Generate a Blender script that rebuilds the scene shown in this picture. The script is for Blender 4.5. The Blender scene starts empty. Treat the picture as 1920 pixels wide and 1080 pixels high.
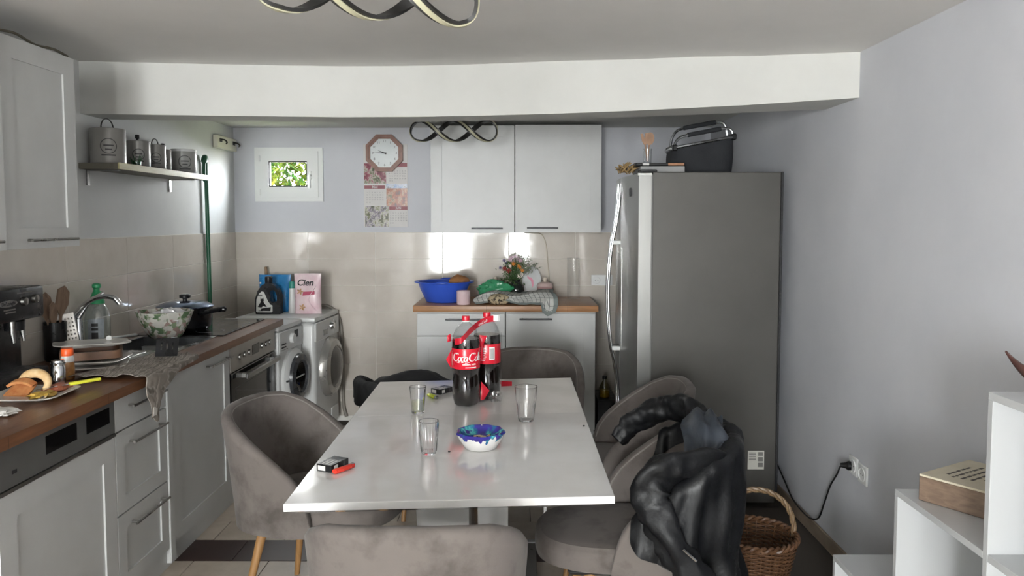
import bpy, bmesh, math, random
from mathutils import Vector, Matrix, noise
R = math.radians
SC = bpy.context.scene
COL = SC.collection
random.seed(7)

# ------------------------------------------------------------------ camera, sky, sun, exposure
cd = bpy.data.cameras.new('camera'); cam = bpy.data.objects.new('camera', cd); COL.objects.link(cam)
cd.sensor_width = 36.0; cd.lens = 27.0; cd.shift_y = -0.0221; cd.clip_start = 0.02
cam.location = (0, 0, 1.53); cam.rotation_euler = (R(90 - 3.4), 0, R(0.318))
SC.camera = cam
SC.view_settings.view_transform = 'Standard'; SC.view_settings.look = 'None'
SC.view_settings.gamma = 1.0; SC.view_settings.use_curve_mapping = False
SC.view_settings.exposure = 2.25
w = bpy.data.worlds.new('sky'); SC.world = w; w.use_nodes = True
bg = w.node_tree.nodes['Background']; bg.inputs[0].default_value = (0.97, 0.98, 0.98, 1); bg.inputs[1].default_value = 19.0
sd = bpy.data.lights.new('sun', 'SUN'); sd.energy = 5.2; sd.angle = R(52); sd.color = (.74, .87, 1)
so = bpy.data.objects.new('sun', sd); COL.objects.link(so); so.rotation_euler = Vector((-.42, -.24, -.21)).to_track_quat('-Z', 'Y').to_euler()

def portal(x, y, z, sx, sz, rot):
    l = bpy.data.lights.new('daylight_portal', 'AREA'); l.shape = 'RECTANGLE'; l.size = sx; l.size_y = sz
    l.cycles.is_portal = True
    o = bpy.data.objects.new('daylight_portal', l); COL.objects.link(o); o.location = (x, y, z); o.rotation_euler = rot
portal(-1.36, -4.33, 1.33, .82, 1.66, (R(90), 0, 0))            # rear windows of the long room
portal(.035, -4.33, .93, .45, 1.02, (R(90), 0, 0))
portal(-.675, -4.33, 1.75, .45, .86, (R(90), 0, 0))  # high rear window, unseen, added to brighten the room
portal(-2.27, -2.55, 1.74, .5, .88, (R(90), 0, R(-90)))          # unseen clerestory added in the left wall to light the right wall
portal(-1.70, 5.845, 1.867, .46, .36, (R(-90), 0, 0))            # small kitchen window

# ------------------------------------------------------------------ mesh builder
def lin(c):
    c = c / 255.0
    return c / 12.92 if c <= .04045 else ((c + .055) / 1.055) ** 2.4
def rgb(r, g, b): return (lin(r), lin(g), lin(b), 1)

class MB:
    def __init__(s): s.v = []; s.f = []
    def add(s, vs, fs, M=None):
        o = len(s.v)
        s.v += [tuple(M @ Vector(p)) if M else tuple(p) for p in vs]
        s.f += [tuple(i + o for i in f) for f in fs]
        return s
    def box(s, x0, x1, y0, y1, z0, z1, bev=0, seg=1, M=None):
        if not bev:
            vs = [(x, y, z) for x in (x0, x1) for y in (y0, y1) for z in (z0, z1)]
            return s.add(vs, [(0, 1, 3, 2), (4, 6, 7, 5), (0, 4, 5, 1), (2, 3, 7, 6), (0, 2, 6, 4), (1, 5, 7, 3)], M)
        b = bmesh.new()
        bmesh.ops.create_cube(b, size=1)
        for v in b.verts:
            v.co = ((x0 + x1) / 2 + v.co.x * (x1 - x0), (y0 + y1) / 2 + v.co.y * (y1 - y0), (z0 + z1) / 2 + v.co.z * (z1 - z0))
        bmesh.ops.bevel(b, geom=b.edges[:], offset=bev, segments=seg, profile=.5, affect='EDGES')
        b.verts.index_update()
        s.add([v.co[:] for v in b.verts], [tuple(v.index for v in f.verts) for f in b.faces], M); b.free()
        return s
    def lathe(s, prof, seg=24, c=(0, 0, 0), mod=None, M=None, cap=True):
        vs = []; fs = []; n = len(prof)
        for i in range(seg):
            a = 2 * math.pi * i / seg
            for j, (r, z) in enumerate(prof):
                k = mod(a, j, r, z) if mod else 1
                vs.append((c[0] + r * k * math.cos(a), c[1] + r * k * math.sin(a), c[2] + z))
        for i in range(seg):
            p = i * n; q = ((i + 1) % seg) * n
            for j in range(n - 1): fs.append((p + j, q + j, q + j + 1, p + j + 1))
        if cap:
            if prof[0][0] > 1e-5: fs.append(tuple(i * n for i in reversed(range(seg))))
            if prof[-1][0] > 1e-5: fs.append(tuple(i * n + n - 1 for i in range(seg)))
        return s.add(vs, fs, M)
    def tube(s, path, r, seg=8, closed=False, M=None, flat=None):
        P = [Vector(p) for p in path]; n = len(P); vs = []; fs = []
        rr = r if isinstance(r, (list, tuple)) else [r] * n
        prev = None
        for i in range(n):
            if closed: t = P[(i + 1) % n] - P[i - 1]
            else: t = P[min(i + 1, n - 1)] - P[max(i - 1, 0)]
            if t.length < 1e-9: t = Vector((0, 0, 1))
            t.normalize()
            if prev is None:
                a = Vector((0, 0, 1)) if abs(t.z) < .9 else Vector((1, 0, 0))
                u = t.cross(a).normalized()
            else:
                u = prev - t * prev.dot(t)
                u = u.normalized() if u.length > 1e-6 else t.orthogonal().normalized()
            prev = u; b = t.cross(u)
            for k in range(seg):
                a = 2 * math.pi * k / seg
                vs.append(P[i] + (u * math.cos(a) + b * math.sin(a)) * rr[i])
        m = n if closed else n - 1
        for i in range(m):
            p = i * seg; q = ((i + 1) % n) * seg
            for k in range(seg): fs.append((p + k, p + (k + 1) % seg, q + (k + 1) % seg, q + k))
        if not closed:
            fs.append(tuple(reversed(range(seg)))); fs.append(tuple(range((n - 1) * seg, n * seg)))
        return s.add(vs, fs, M)
    def grid(s, fn, nu, nv, cu=False, cv=False, M=None):
        vs = [fn(i / (nu if cu else nu - 1), j / (nv if cv else nv - 1)) for i in range(nu) for j in range(nv)]
        fs = []
        for i in range(nu if cu else nu - 1):
            for j in range(nv if cv else nv - 1):
                i2 = (i + 1) % nu; j2 = (j + 1) % nv
                fs.append((i * nv + j, i2 * nv + j, i2 * nv + j2, i * nv + j2))
        return s.add(vs, fs, M)
    def sheet(s, fn, nu, nv, th, M=None):
        """closed thin cloth: fn gives the top surface, th its thickness"""
        P = [[Vector(fn(i / (nu - 1), j / (nv - 1))) for j in range(nv)] for i in range(nu)]
        vs = []; bk = []
        for i in range(nu):
            for j in range(nv):
                du = P[min(i + 1, nu - 1)][j] - P[max(i - 1, 0)][j]; dv = P[i][min(j + 1, nv - 1)] - P[i][max(j - 1, 0)]
                n = du.cross(dv); n = n.normalized() if n.length > 1e-9 else Vector((0, 0, 1))
                vs.append(P[i][j]); bk.append(P[i][j] - n * th)
        o = len(vs); fs = []
        for i in range(nu - 1):
            for j in range(nv - 1):
                a, b, c, d = i * nv + j, (i + 1) * nv + j, (i + 1) * nv + j + 1, i * nv + j + 1
                fs.append((a, b, c, d)); fs.append((o + d, o + c, o + b, o + a))
        for i in range(nu - 1):
            for j in (0, nv - 1):
                a, b = i * nv + j, (i + 1) * nv + j; fs.append((a, o + a, o + b, b) if j == 0 else (b, o + b, o + a, a))
        for j in range(nv - 1):
            for i in (0, nu - 1):
                a, b = i * nv + j, i * nv + j + 1; fs.append((b, o + b, o + a, a) if i == 0 else (a, o + a, o + b, b))
        return s.add(vs + bk, fs, M)
    def prism(s, poly, z0, z1, M=None):
        n = len(poly)
        vs = [(x, y, z0) for x, y in poly] + [(x, y, z1) for x, y in poly]
        fs = [tuple(reversed(range(n))), tuple(range(n, 2 * n))] + [(i, (i + 1) % n, n + (i + 1) % n, n + i) for i in range(n)]
        return s.add(vs, fs, M)
    def ring(s, outer, inner, z0, z1, M=None):
        n = len(outer)
        vs = [(x, y, z0) for x, y in outer] + [(x, y, z1) for x, y in outer] + [(x, y, z0) for x, y in inner] + [(x, y, z1) for x, y in inner]
        fs = []
        for i in range(n):
            j = (i + 1) % n
            fs += [(i, j, n + j, n + i), (2 * n + j, 2 * n + i, 3 * n + i, 3 * n + j), (n + i, n + j, 3 * n + j, 3 * n + i), (j, i, 2 * n + i, 2 * n + j)]
        return s.add(vs, fs, M)
    def slab(s, us, vs_, filled, t0, t1, mp):
        """plate cut from a grid of cells with real openings; mp maps (u, v, t) to space"""
        nu, nv = len(us) - 1, len(vs_) - 1
        F = lambda i, j: 0 <= i < nu and 0 <= j < nv and filled(i, j)
        for i in range(nu):
            for j in range(nv):
                if not F(i, j): continue
                a, b, c, d = us[i], us[i + 1], vs_[j], vs_[j + 1]
                for t in (t0, t1): s.add([mp(a, c, t), mp(b, c, t), mp(b, d, t), mp(a, d, t)], [(0, 1, 2, 3)])
                for (di, dj, p, q) in ((-1, 0, (a, c), (a, d)), (1, 0, (b, c), (b, d)), (0, -1, (a, c), (b, c)), (0, 1, (a, d), (b, d))):
                    if not F(i + di, j + dj): s.add([mp(*p, t0), mp(*q, t0), mp(*q, t1), mp(*p, t1)], [(0, 1, 2, 3)])
        return s
    def mesh(s, name, smooth=True, ang=38, weld=False):
        me = bpy.data.meshes.new(name)
        me.from_pydata([tuple(v) for v in s.v], [], s.f)
        b = bmesh.new(); b.from_mesh(me)
        if weld: bmesh.ops.remove_doubles(b, verts=b.verts[:], dist=1e-5)
        bmesh.ops.recalc_face_normals(b, faces=b.faces[:])
        b.to_mesh(me); b.free()
        if smooth:
            for p in me.polygons: p.use_smooth = True
            me.set_sharp_from_angle(angle=R(ang))
        return me

OFF = {}
def mk(name, mb, mat, parent=None, smooth=True, ang=38, label=None, local=False, weld=False):
    """link ONE mesh object; meshes are written in room coordinates and re-based on the thing's own origin"""
    me = mb.mesh(name, smooth, ang, weld) if isinstance(mb, MB) else mb
    if mat: me.materials.append(mat)
    o = bpy.data.objects.new(name, me); COL.objects.link(o)
    if parent:
        off = OFF.get(parent.name, Vector((0, 0, 0)))
        if not local and off.length > 0: me.transform(Matrix.Translation(-off))
        OFF[o.name] = Vector((0, 0, 0)) if local else off
        o.parent = parent
    if label: o['label'] = label
    return o
def tag(o, label, cat, group=None):
    o['label'] = label; o['category'] = cat
    if group: o['group'] = group
    return o
def thing(name, label, cat, loc, group=None, rz=0, local=False):
    o = bpy.data.objects.new(name, None); COL.objects.link(o); o.location = loc; o.rotation_euler = (0, 0, rz)
    o.empty_display_size = .05
    OFF[o.name] = Vector((0, 0, 0)) if local else Vector(loc)
    return tag(o, label, cat, group)
def single(name, mb, mat, label, cat, loc=None, group=None, **k):
    """a thing that is one mesh"""
    me = mb.mesh(name, k.get('smooth', True), k.get('ang', 38))
    if mat: me.materials.append(mat)
    o = bpy.data.objects.new(name, me); COL.objects.link(o)
    if loc: me.transform(Matrix.Translation(-Vector(loc))); o.location = loc
    OFF[o.name] = Vector(loc) if loc else Vector((0, 0, 0))
    return tag(o, label, cat, group)
def struct(name, mb, mat, smooth=False, **k):
    o = mk(name, mb, mat, None, smooth, **k); o['kind'] = 'structure'; OFF[o.name] = Vector((0, 0, 0)); return o
def copy_tree(o, parent=None):
    c = o.copy(); COL.objects.link(c)
    if parent: c.parent = parent
    for ch in list(o.children): copy_tree(ch, c)
    return c
def T(x, y, z): return Matrix.Translation((x, y, z))
def RZ(a): return Matrix.Rotation(R(a), 4, 'Z')
def RX(a): return Matrix.Rotation(R(a), 4, 'X')
def RY(a): return Matrix.Rotation(R(a), 4, 'Y')

def text_geo(txt, size, shear=0, bold=0.0, align='CENTER', ext=.0006):
    cu = bpy.data.curves.new('lettering', 'FONT'); cu.body = txt; cu.size = size; cu.shear = shear
    cu.align_x = align; cu.align_y = 'CENTER'; cu.offset = bold; cu.extrude = ext; cu.resolution_u = 3
    o = bpy.data.objects.new('lettering', cu); COL.objects.link(o)
    dg = bpy.context.evaluated_depsgraph_get(); dg.update()
    me = bpy.data.meshes.new_from_object(o.evaluated_get(dg))
    vs = [v.co[:] for v in me.vertices]; fs = [tuple(p.vertices) for p in me.polygons]
    bpy.data.objects.remove(o); bpy.data.curves.remove(cu); bpy.data.meshes.remove(me)
    return vs, fs
def bez(pts, n=8):
    """smooth Catmull-Rom path through points"""
    P = [Vector(p) for p in pts]; out = []
    for i in range(len(P) - 1):
        a = P[max(i - 1, 0)]; b = P[i]; c = P[i + 1]; d = P[min(i + 2, len(P) - 1)]
        for k in range(n):
            t = k / n
            out.append(.5 * ((2 * b) + (c - a) * t + (2 * a - 5 * b + 4 * c - d) * t * t + (3 * b - a - 3 * c + d) * t ** 3))
    out.append(P[-1]); return out
def blob(c, r, nu=20, nv=12, amp=.15, fr=2.0, seed=0, squash=(1, 1, 1)):
    def f(u, v):
        a = 2 * math.pi * u; b = math.pi * (v - .5)
        d = Vector((math.cos(a) * math.cos(b), math.sin(a) * math.cos(b), math.sin(b)))
        k = 1 + amp * noise.noise(d * fr + Vector((seed, seed * 1.7, 0)))
        return (c[0] + d.x * r * k * squash[0], c[1] + d.y * r * k * squash[1], c[2] + d.z * r * k * squash[2])
    return MB().grid(f, nu, nv, cu=True)

# ------------------------------------------------------------------ materials
class NT:
    def __init__(s, name):
        s.m = bpy.data.materials.new(name); s.m.use_nodes = True; s.t = s.m.node_tree
        s.b = s.t.nodes['Principled BSDF']; s.out = s.t.nodes['Material Output']
    def n(s, typ, **k):
        nd = s.t.nodes.new(typ)
        for a, v in k.items():
            if a.startswith('i_'):
                key = a[2:]; nd.inputs[int(key) if key.isdigit() else key.replace('_', ' ')].default_value = v
            else: setattr(nd, a, v)
        return nd
    def l(s, a, b): s.t.links.new(a, b)
    def pos(s, obj=False):
        if obj: return s.n('ShaderNodeTexCoord').outputs['Object']
        return s.n('ShaderNodeNewGeometry').outputs['Position']
    def ramp(s, src, stops, interp='LINEAR'):
        r = s.n('ShaderNodeValToRGB'); e = r.color_ramp; e.interpolation = interp
        while len(e.elements) < len(stops): e.elements.new(.5)
        for el, (p, c) in zip(e.elements, stops): el.position = p; el.color = c
        s.l(src, r.inputs[0]); return r.outputs[0]

def M(name, c, rough=.5, metal=0, spec=.5, bump=None, var=None, coat=0, rvar=None, obj=False, sheen=0, stretch=None):
    t = NT(name); b = t.b
    b.inputs['Base Color'].default_value = rgb(*c); b.inputs['Roughness'].default_value = rough
    b.inputs['Metallic'].default_value = metal; b.inputs['Specular IOR Level'].default_value = spec
    if coat: b.inputs['Coat Weight'].default_value = coat; b.inputs['Coat Roughness'].default_value = .05
    if sheen: b.inputs['Sheen Weight'].default_value = sheen; b.inputs['Sheen Roughness'].default_value = .4
    P = None
    if bump or var or rvar:
        P = t.pos(obj)
        if stretch:
            mp = t.n('ShaderNodeMapping'); mp.inputs['Scale'].default_value = stretch; t.l(P, mp.inputs[0]); P = mp.outputs[0]
    if var:
        nz = t.n('ShaderNodeTexNoise', i_Scale=var[0], i_Detail=5.0, i_Roughness=.6); t.l(P, nz.inputs['Vector'])
        col = t.ramp(nz.outputs[0], [(var[2] if len(var) > 2 else .35, rgb(*c)), (var[3] if len(var) > 3 else .7, rgb(*var[1]))])
        t.l(col, b.inputs['Base Color'])
    if rvar:
        nz = t.n('ShaderNodeTexNoise', i_Scale=rvar[0], i_Detail=4.0); t.l(P, nz.inputs['Vector'])
        mr = t.n('ShaderNodeMapRange', i_1=.35, i_2=.7, i_3=rvar[1], i_4=rvar[2]); t.l(nz.outputs[0], mr.inputs[0]); t.l(mr.outputs[0], b.inputs['Roughness'])
    if bump:
        nz = t.n('ShaderNodeTexNoise', i_Scale=bump[0], i_Detail=4.0); t.l(P, nz.inputs['Vector'])
        bp = t.n('ShaderNodeBump', i_Strength=bump[1], i_Distance=bump[2] if len(bump) > 2 else .004); t.l(nz.outputs[0], bp.inputs['Height']); t.l(bp.outputs[0], b.inputs['Normal'])
    return t.m
def wood(name, c1, c2, scale, axis=(1, 1, 1), rough=.45):
    t = NT(name); P = t.pos()
    mp = t.n('ShaderNodeMapping'); mp.inputs['Scale'].default_value = axis; t.l(P, mp.inputs[0])
    nz = t.n('ShaderNodeTexNoise', i_Scale=scale, i_Detail=6.0, i_Distortion=.6); t.l(mp.outputs[0], nz.inputs['Vector'])
    t.l(t.ramp(nz.outputs[0], [(.3, rgb(*c1)), (.7, rgb(*c2))]), t.b.inputs['Base Color']); t.b.inputs['Roughness'].default_value = rough
    bp = t.n('ShaderNodeBump', i_Strength=.15, i_Distance=.002); t.l(nz.outputs[0], bp.inputs['Height']); t.l(bp.outputs[0], t.b.inputs['Normal'])
    return t.m
def staves(name, cols, w_, l_, ax, rough=.35):
    """butcher-block worktop: glued staves, ax = direction they run"""
    t = NT(name); P = t.pos(); sp = t.n('ShaderNodeSeparateXYZ'); t.l(P, sp.inputs[0])
    cb = t.n('ShaderNodeCombineXYZ'); a, b = (0, 1) if ax == 'x' else (1, 0)
    t.l(sp.outputs[a], cb.inputs[0]); t.l(sp.outputs[b], cb.inputs[1])
    br = t.n('ShaderNodeTexBrick', offset=.37); br.inputs['Scale'].default_value = 1; br.inputs['Brick Width'].default_value = l_
    br.inputs['Row Height'].default_value = w_; br.inputs['Mortar Size'].default_value = .0008; br.inputs['Color1'].default_value = rgb(*cols[0]); br.inputs['Color2'].default_value = rgb(*cols[1])
    br.inputs['Mortar'].default_value = rgb(*cols[2]); t.l(cb.outputs[0], br.inputs[0])
    mp = t.n('ShaderNodeMapping'); mp.inputs['Scale'].default_value = (3, 40, 30) if ax == 'x' else (40, 3, 30); t.l(P, mp.inputs[0])
    nz = t.n('ShaderNodeTexNoise', i_Scale=2.0, i_Detail=6.0); t.l(mp.outputs[0], nz.inputs[0])
    mx = t.n('ShaderNodeMixRGB', blend_type='OVERLAY', i_0=.55); t.l(br.outputs[0], mx.inputs[1]); t.l(nz.outputs[0], mx.inputs[2])
    t.l(mx.outputs[0], t.b.inputs['Base Color']); t.b.inputs['Roughness'].default_value = rough; return t.m
def thin_glass(name, tint=(1, 1, 1), rough=.0, edge=.35, base=.04):
    t = NT(name); t.t.nodes.remove(t.b)
    tr = t.n('ShaderNodeBsdfTransparent'); tr.inputs[0].default_value = (*tint, 1)
    gl = t.n('ShaderNodeBsdfGlossy'); gl.inputs['Roughness'].default_value = rough
    lw = t.n('ShaderNodeLayerWeight', i_Blend=.12)
    mr = t.n('ShaderNodeMapRange', i_1=0.0, i_2=1.0, i_3=base, i_4=edge); t.l(lw.outputs['Facing'], mr.inputs[0])
    mx = t.n('ShaderNodeMixShader'); t.l(mr.outputs[0], mx.inputs[0]); t.l(tr.outputs[0], mx.inputs[1]); t.l(gl.outputs[0], mx.inputs[2]); t.l(mx.outputs[0], t.out.inputs[0])
    return t.m

paint_blue = M('blue_grey_wall_paint', (206, 207, 212), .75, bump=(55, .12, .003), var=(1.6, (197, 199, 205)))
paint_left = M('pale_grey_wall_paint', (214, 215, 214), .75, bump=(55, .12, .003), var=(1.6, (202, 203, 203)))
paint_white = M('white_plaster', (204, 204, 200), .8, bump=(30, .18, .004), var=(2.2, (196, 196, 192)))
ceil_m = M('white_ceiling_paint', (222, 220, 217), .85, bump=(25, .15, .004), var=(1.2, (212, 210, 207)))
tile_m = M('beige_glazed_tile', (206, 199, 190), .07, bump=(7, .10, .004), var=(5, (196, 188, 178)))
grout_m = M('pale_grout', (230, 227, 220), .9)
floor_m = M('beige_floor_tile', (188, 176, 162), .35, var=(9, (170, 158, 144)), bump=(30, .08, .002))
brown_m = M('brown_floor_tile', (54, 33, 30), .4, var=(9, (44, 27, 25)))
fgrout = M('dark_grout', (70, 64, 58), .95)
cab_m = M('grey_cabinet_lacquer', (196, 197, 196), .38, var=(3, (188, 189, 188)))
cab_in = M('grey_cabinet_carcass', (188, 188, 186), .5, var=(3, (180, 180, 178)))
steel = M('brushed_steel', (170, 170, 168), .3, 1, var=(6, (150, 150, 148)), stretch=(1, 1, 14))
chrome = M('polished_chrome', (215, 216, 218), .12, 1, rvar=(20, .08, .2))
handle_m = M('brushed_handle_metal', (150, 148, 144), .3, 1, rvar=(30, .25, .4))
fridge_side = M('dark_silver_fridge_paint', (86, 84, 81), .42, .3, var=(2, (80, 78, 75)))
fridge_door = M('brushed_fridge_steel', (150, 150, 148), .34, .9, var=(5, (138, 138, 136)), stretch=(1, 1, .1))
black_p = M('black_plastic', (16, 16, 18), .4, spec=.4, rvar=(20, .25, .5))
black_g = M('black_glass', (10, 10, 12), .06, rvar=(8, .04, .14))
dark_m = M('charcoal_matt_plastic', (38, 38, 40), .6, rvar=(20, .5, .7))
white_l = M('white_lacquer', (188, 190, 191), .16, coat=.4, rvar=(7, .1, .26))
white_p = M('white_plastic', (222, 223, 222), .35, rvar=(14, .3, .45))
washer_m = M('white_enamel', (206, 207, 206), .3, rvar=(9, .28, .32))
velvet = M('grey_velvet', (104, 97, 93), .9, var=(9, (76, 70, 66), .46, .70), bump=(240, .12, .002), sheen=.12, obj=True)
velvet_hi = M('velvet_rim_highlight', (136, 130, 126), .85, var=(20, (122, 116, 112)), obj=True)  # paler velvet, holds the edge highlight in its colour
leg_m = wood('oak_chair_leg', (160, 120, 76), (134, 98, 58), 12, (6, 6, 1))
top_l = staves('brown_butcher_block', ((124, 84, 58), (106, 70, 48), (62, 38, 26)), .045, .55, 'y', .3)
top_b = staves('warm_butcher_block', ((176, 130, 92), (160, 112, 76), (110, 72, 46)), .045, .55, 'x', .35)
glass_m = thin_glass('clear_glass', (.985, .99, .99), 0, .9, .02)
glass_in = thin_glass('ribbed_clear_glass', (.975, .985, .985), .02, 1.0, .035)
def solid_glass(name):
    t = NT(name); t.b.inputs['Transmission Weight'].default_value = 1; t.b.inputs['Roughness'].default_value = .0; t.b.inputs['IOR'].default_value = 1.45
    t.b.inputs['Base Color'].default_value = (.985, .99, .99, 1); return t.m
glass_s = solid_glass('drinking_glass')
pane_m = thin_glass('window_pane', (.97, .98, .98), 0, .5, .04)

# ------------------------------------------------------------------ room shell
XL, XR, YB, YR = -2.12, 1.45, 5.788, -4.2
def wall_y(name, y0, y1, x0, x1, z0, z1, holes, mat):
    us = sorted({x0, x1, *[h[0] for h in holes], *[h[1] for h in holes]}); vs = sorted({z0, z1, *[h[2] for h in holes], *[h[3] for h in holes]})
    fl = lambda i, j: not any(h[0] <= us[i] < h[1] and h[2] <= vs[j] < h[3] for h in holes)
    return struct(name, MB().slab(us, vs, fl, y0, y1, lambda u, v, t: (u, t, v)), mat, weld=True)
def wall_x(name, x0, x1, y0, y1, z0, z1, holes, mat):
    us = sorted({y0, y1, *[h[0] for h in holes], *[h[1] for h in holes]}); vs = sorted({z0, z1, *[h[2] for h in holes], *[h[3] for h in holes]})
    fl = lambda i, j: not any(h[0] <= us[i] < h[1] and h[2] <= vs[j] < h[3] for h in holes)
    return struct(name, MB().slab(us, vs, fl, x0, x1, lambda u, v, t: (t, u, v)), mat, weld=True)
wall_back = wall_y('wall_back', YB, YB + .04, XL - .2, XR + .2, -.1, 2.5, [(-1.945, -1.455, 1.677, 2.058)], paint_blue)
wall_left = wall_x('wall_left', XL - .2, XL, YR - .2, YB, -.1, 2.5, [(-2.8, -2.3, 1.30, 2.18)], paint_left)  # opening for the added clerestory
wall_right = wall_x('wall_right', XR, XR + .2, YR - .2, YB, -.1, 2.5, [], paint_blue)
wall_rear = wall_y('wall_rear', YR - .12, YR, XL, XR, -.1, 2.5, [(-1.77, -.95, .5, 2.16), (-.19, .26, .42, 1.44), (-.90, -.45, 1.32, 2.18)], paint_white)  # the last opening is the added high window

def ceil_z(x):
    pts = [(-3, 2.297), (.2, 2.297), (.84, 2.275), (1.45, 2.236), (2, 2.21)]
    for (a, b), (c, d) in zip(pts, pts[1:]):
        if a <= x <= c: return b + (d - b) * (x - a) / (c - a)
cm = MB()
xs = [-2.32, -1.5, -.7, .2, .5, .84, 1.1, 1.3, 1.45, 1.65]
prof = [(x, ceil_z(x)) for x in xs] + [(1.65, 2.5), (-2.32, 2.5)]
n = len(prof)
cm.add([(x, -4.4, z) for x, z in prof] + [(x, 4.15, z) for x, z in prof], [tuple(range(n)), tuple(range(2 * n - 1, n - 1, -1))] + [(i, (i + 1) % n, n + (i + 1) % n, n + i) for i in range(n)])
cm.box(-2.32, 1.65, 3.6, 5.99, 2.4, 2.5)
ceiling = struct('ceiling', cm, ceil_m, smooth=True, ang=20)
cb_ = MB().box(-2.12, 1.45, 3.93, 5.79, 2.217, 2.39)
struct('ceiling_kitchen', cb_, paint_white)
# bowed downstand beam
fr = [(-2.12, 3.76), (-1.5, 3.838), (-.88, 3.895), (-.5, 3.885), (-.18, 3.846), (.2, 3.77), (.536, 3.681), (1.036, 3.498), (1.45, 3.292)]
bk = [(1.45, 3.634), (1.1, 3.745), (.72, 3.855), (.57, 3.90), (.2, 3.97), (-.19, 4.04), (-.59, 4.09), (-.925, 4.09), (-1.843, 4.0), (-2.12, 3.97)]
poly = fr + bk; nb = len(poly)
b_ = MB(); b_.add([(x, y, 2.045) for x, y in poly] + [(x, y, ceil_z(x) + .05) for x, y in poly],
      [tuple(range(nb)), tuple(range(2 * nb - 1, nb - 1, -1))] + [(i, (i + 1) % nb, nb + (i + 1) % nb, nb + i) for i in range(nb)])
struct('beam', b_, paint_white, smooth=True, ang=30)

# floor: concrete bed with tiles laid as pieces
floor = struct('floor', MB().box(XL - .2, XR + .2, YR - .2, YB + .2, -.1, -.004), fgrout)
TW, TH, G = .338, .228, .003
rows = [3.36 + TH * k for k in range(-7, 11)]
shared = {}
def piece(name, mb_key, mbf, mat, parent, loc):
    if mb_key not in shared:
        me = mbf().mesh(name, False); me.materials.append(mat); shared[mb_key] = me
    o = bpy.data.objects.new(name, shared[mb_key]); COL.objects.link(o); o.parent = parent; o.location = loc; return o
for ri, y in enumerate(rows):
    if y + TH > YB: continue
    band = abs(y - 3.36) < .01
    sh = 0 if ri % 2 else TW / 2
    for k in range(-6, 6):
        x0 = -1.278 + sh + k * TW + .0
        x1 = x0 + TW
        if x1 < -1.75 or x0 > 1.43 or y < 1.9: continue
        x1c = min(x1, XR - .004); wd = round(x1c - x0 - G, 3)
        piece('brown_floor_tile' if band else 'floor_tile', ('ft', band, wd), lambda wd=wd: MB().box(0, wd, 0, TH - G, -.006, 0, .0012), brown_m if band else floor_m, floor, (x0, y + (x0 + .9) * -.012 * 0, 0))
struct('floor_screed', MB().box(XL, XR, YR, 1.9, -.004, 0), floor_m)
# back wall tiles
tb = [-2.118, -1.57, -1.062, -.555, -.055, .445, .945, 1.448]
tz = [.037, .237, .437, .637, .837, 1.037, 1.237, 1.437]
bed = struct('wall_tile_bed', MB().box(XL, XR, YB - .0072, YB, 0, 1.437), grout_m)
for i in range(len(tb) - 1):
    for j in range(len(tz) - 1):
        w_ = round(tb[i + 1] - tb[i] - .003, 3)
        o = piece('wall_tile', ('bt', w_), lambda w_=w_: MB().box(0, w_, -.008, 0, 0, .197, .0015), tile_m, wall_back, (tb[i], YB - .001, tz[j]))
        o.rotation_euler = (R(random.uniform(-.22, .22)), 0, R(random.uniform(-.12, .12)))
tl = [1.91, 2.47, 3.03, 3.59, 4.15, 4.71, 5.27, 5.778]
struct('wall_tile_bed_left', MB().box(XL, XL + .0072, 1.9, YB, 0, 1.437), grout_m)
for i in range(len(tl) - 1):
    for j in range(3, len(tz) - 1):
        w_ = round(tl[i + 1] - tl[i] - .003, 3)
        o = piece('wall_tile', ('lt', w_), lambda w_=w_: MB().box(0, .008, 0, w_, 0, .197, .0015), tile_m, wall_left, (XL + .001, tl[i], tz[j]))
        o.rotation_euler = (0, R(random.uniform(-.2, .2)), R(random.uniform(-.1, .1)))
base_m = M('beige_tile_skirting', (150, 136, 120), .4, var=(12, (128, 112, 98)))
struct('baseboard_right', MB().box(XR - .012, XR, 1.0, 5.78, 0, .072, .003), base_m)

# small white kitchen window
win_m = M('white_window_vinyl', (226, 228, 226), .35, rvar=(8, .3, .4))
def rect(x0, x1, z0, z1): return [(x0, z0), (x1, z0), (x1, z1), (x0, z1)]
XZ = Matrix(((1, 0, 0, 0), (0, 0, 1, 0), (0, 1, 0, 0), (0, 0, 0, 1)))   # prism drawn in (x, z), extruded along y
window = struct('window_1', MB().ring(rect(-1.956, -1.446, 1.667, 2.068), rect(-1.918, -1.484, 1.704, 2.034), 5.762, 5.815, M=XZ), win_m)
mk('sash', MB().ring(rect(-1.923, -1.479, 1.699, 2.039), rect(-1.85, -1.56, 1.776, 1.966), 5.750, 5.80, M=XZ), win_m, window, False)
mk('glazing_bead', MB().ring(rect(-1.85, -1.56, 1.776, 1.966), rect(-1.842, -1.568, 1.784, 1.958), 5.758, 5.79, M=XZ), dark_m, window, False)
mk('pane', MB().box(-1.849, -1.561, 5.779, 5.784, 1.777, 1.965), pane_m, window, False)
hd = mk('handle', MB().box(-1.540, -1.524, 5.738, 5.75, 1.832, 1.892, .003).tube([(-1.532, 5.742, 1.86), (-1.532, 5.722, 1.86), (-1.532, 5.715, 1.852), (-1.532, 5.716, 1.765)], .0075, 8), win_m, window)
for z in (1.735, 1.985): mk('hinge', MB().lathe([(.006, 0), (.006, .045)], 8, (-1.914, 5.746, z - .022)), win_m, window)
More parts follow.
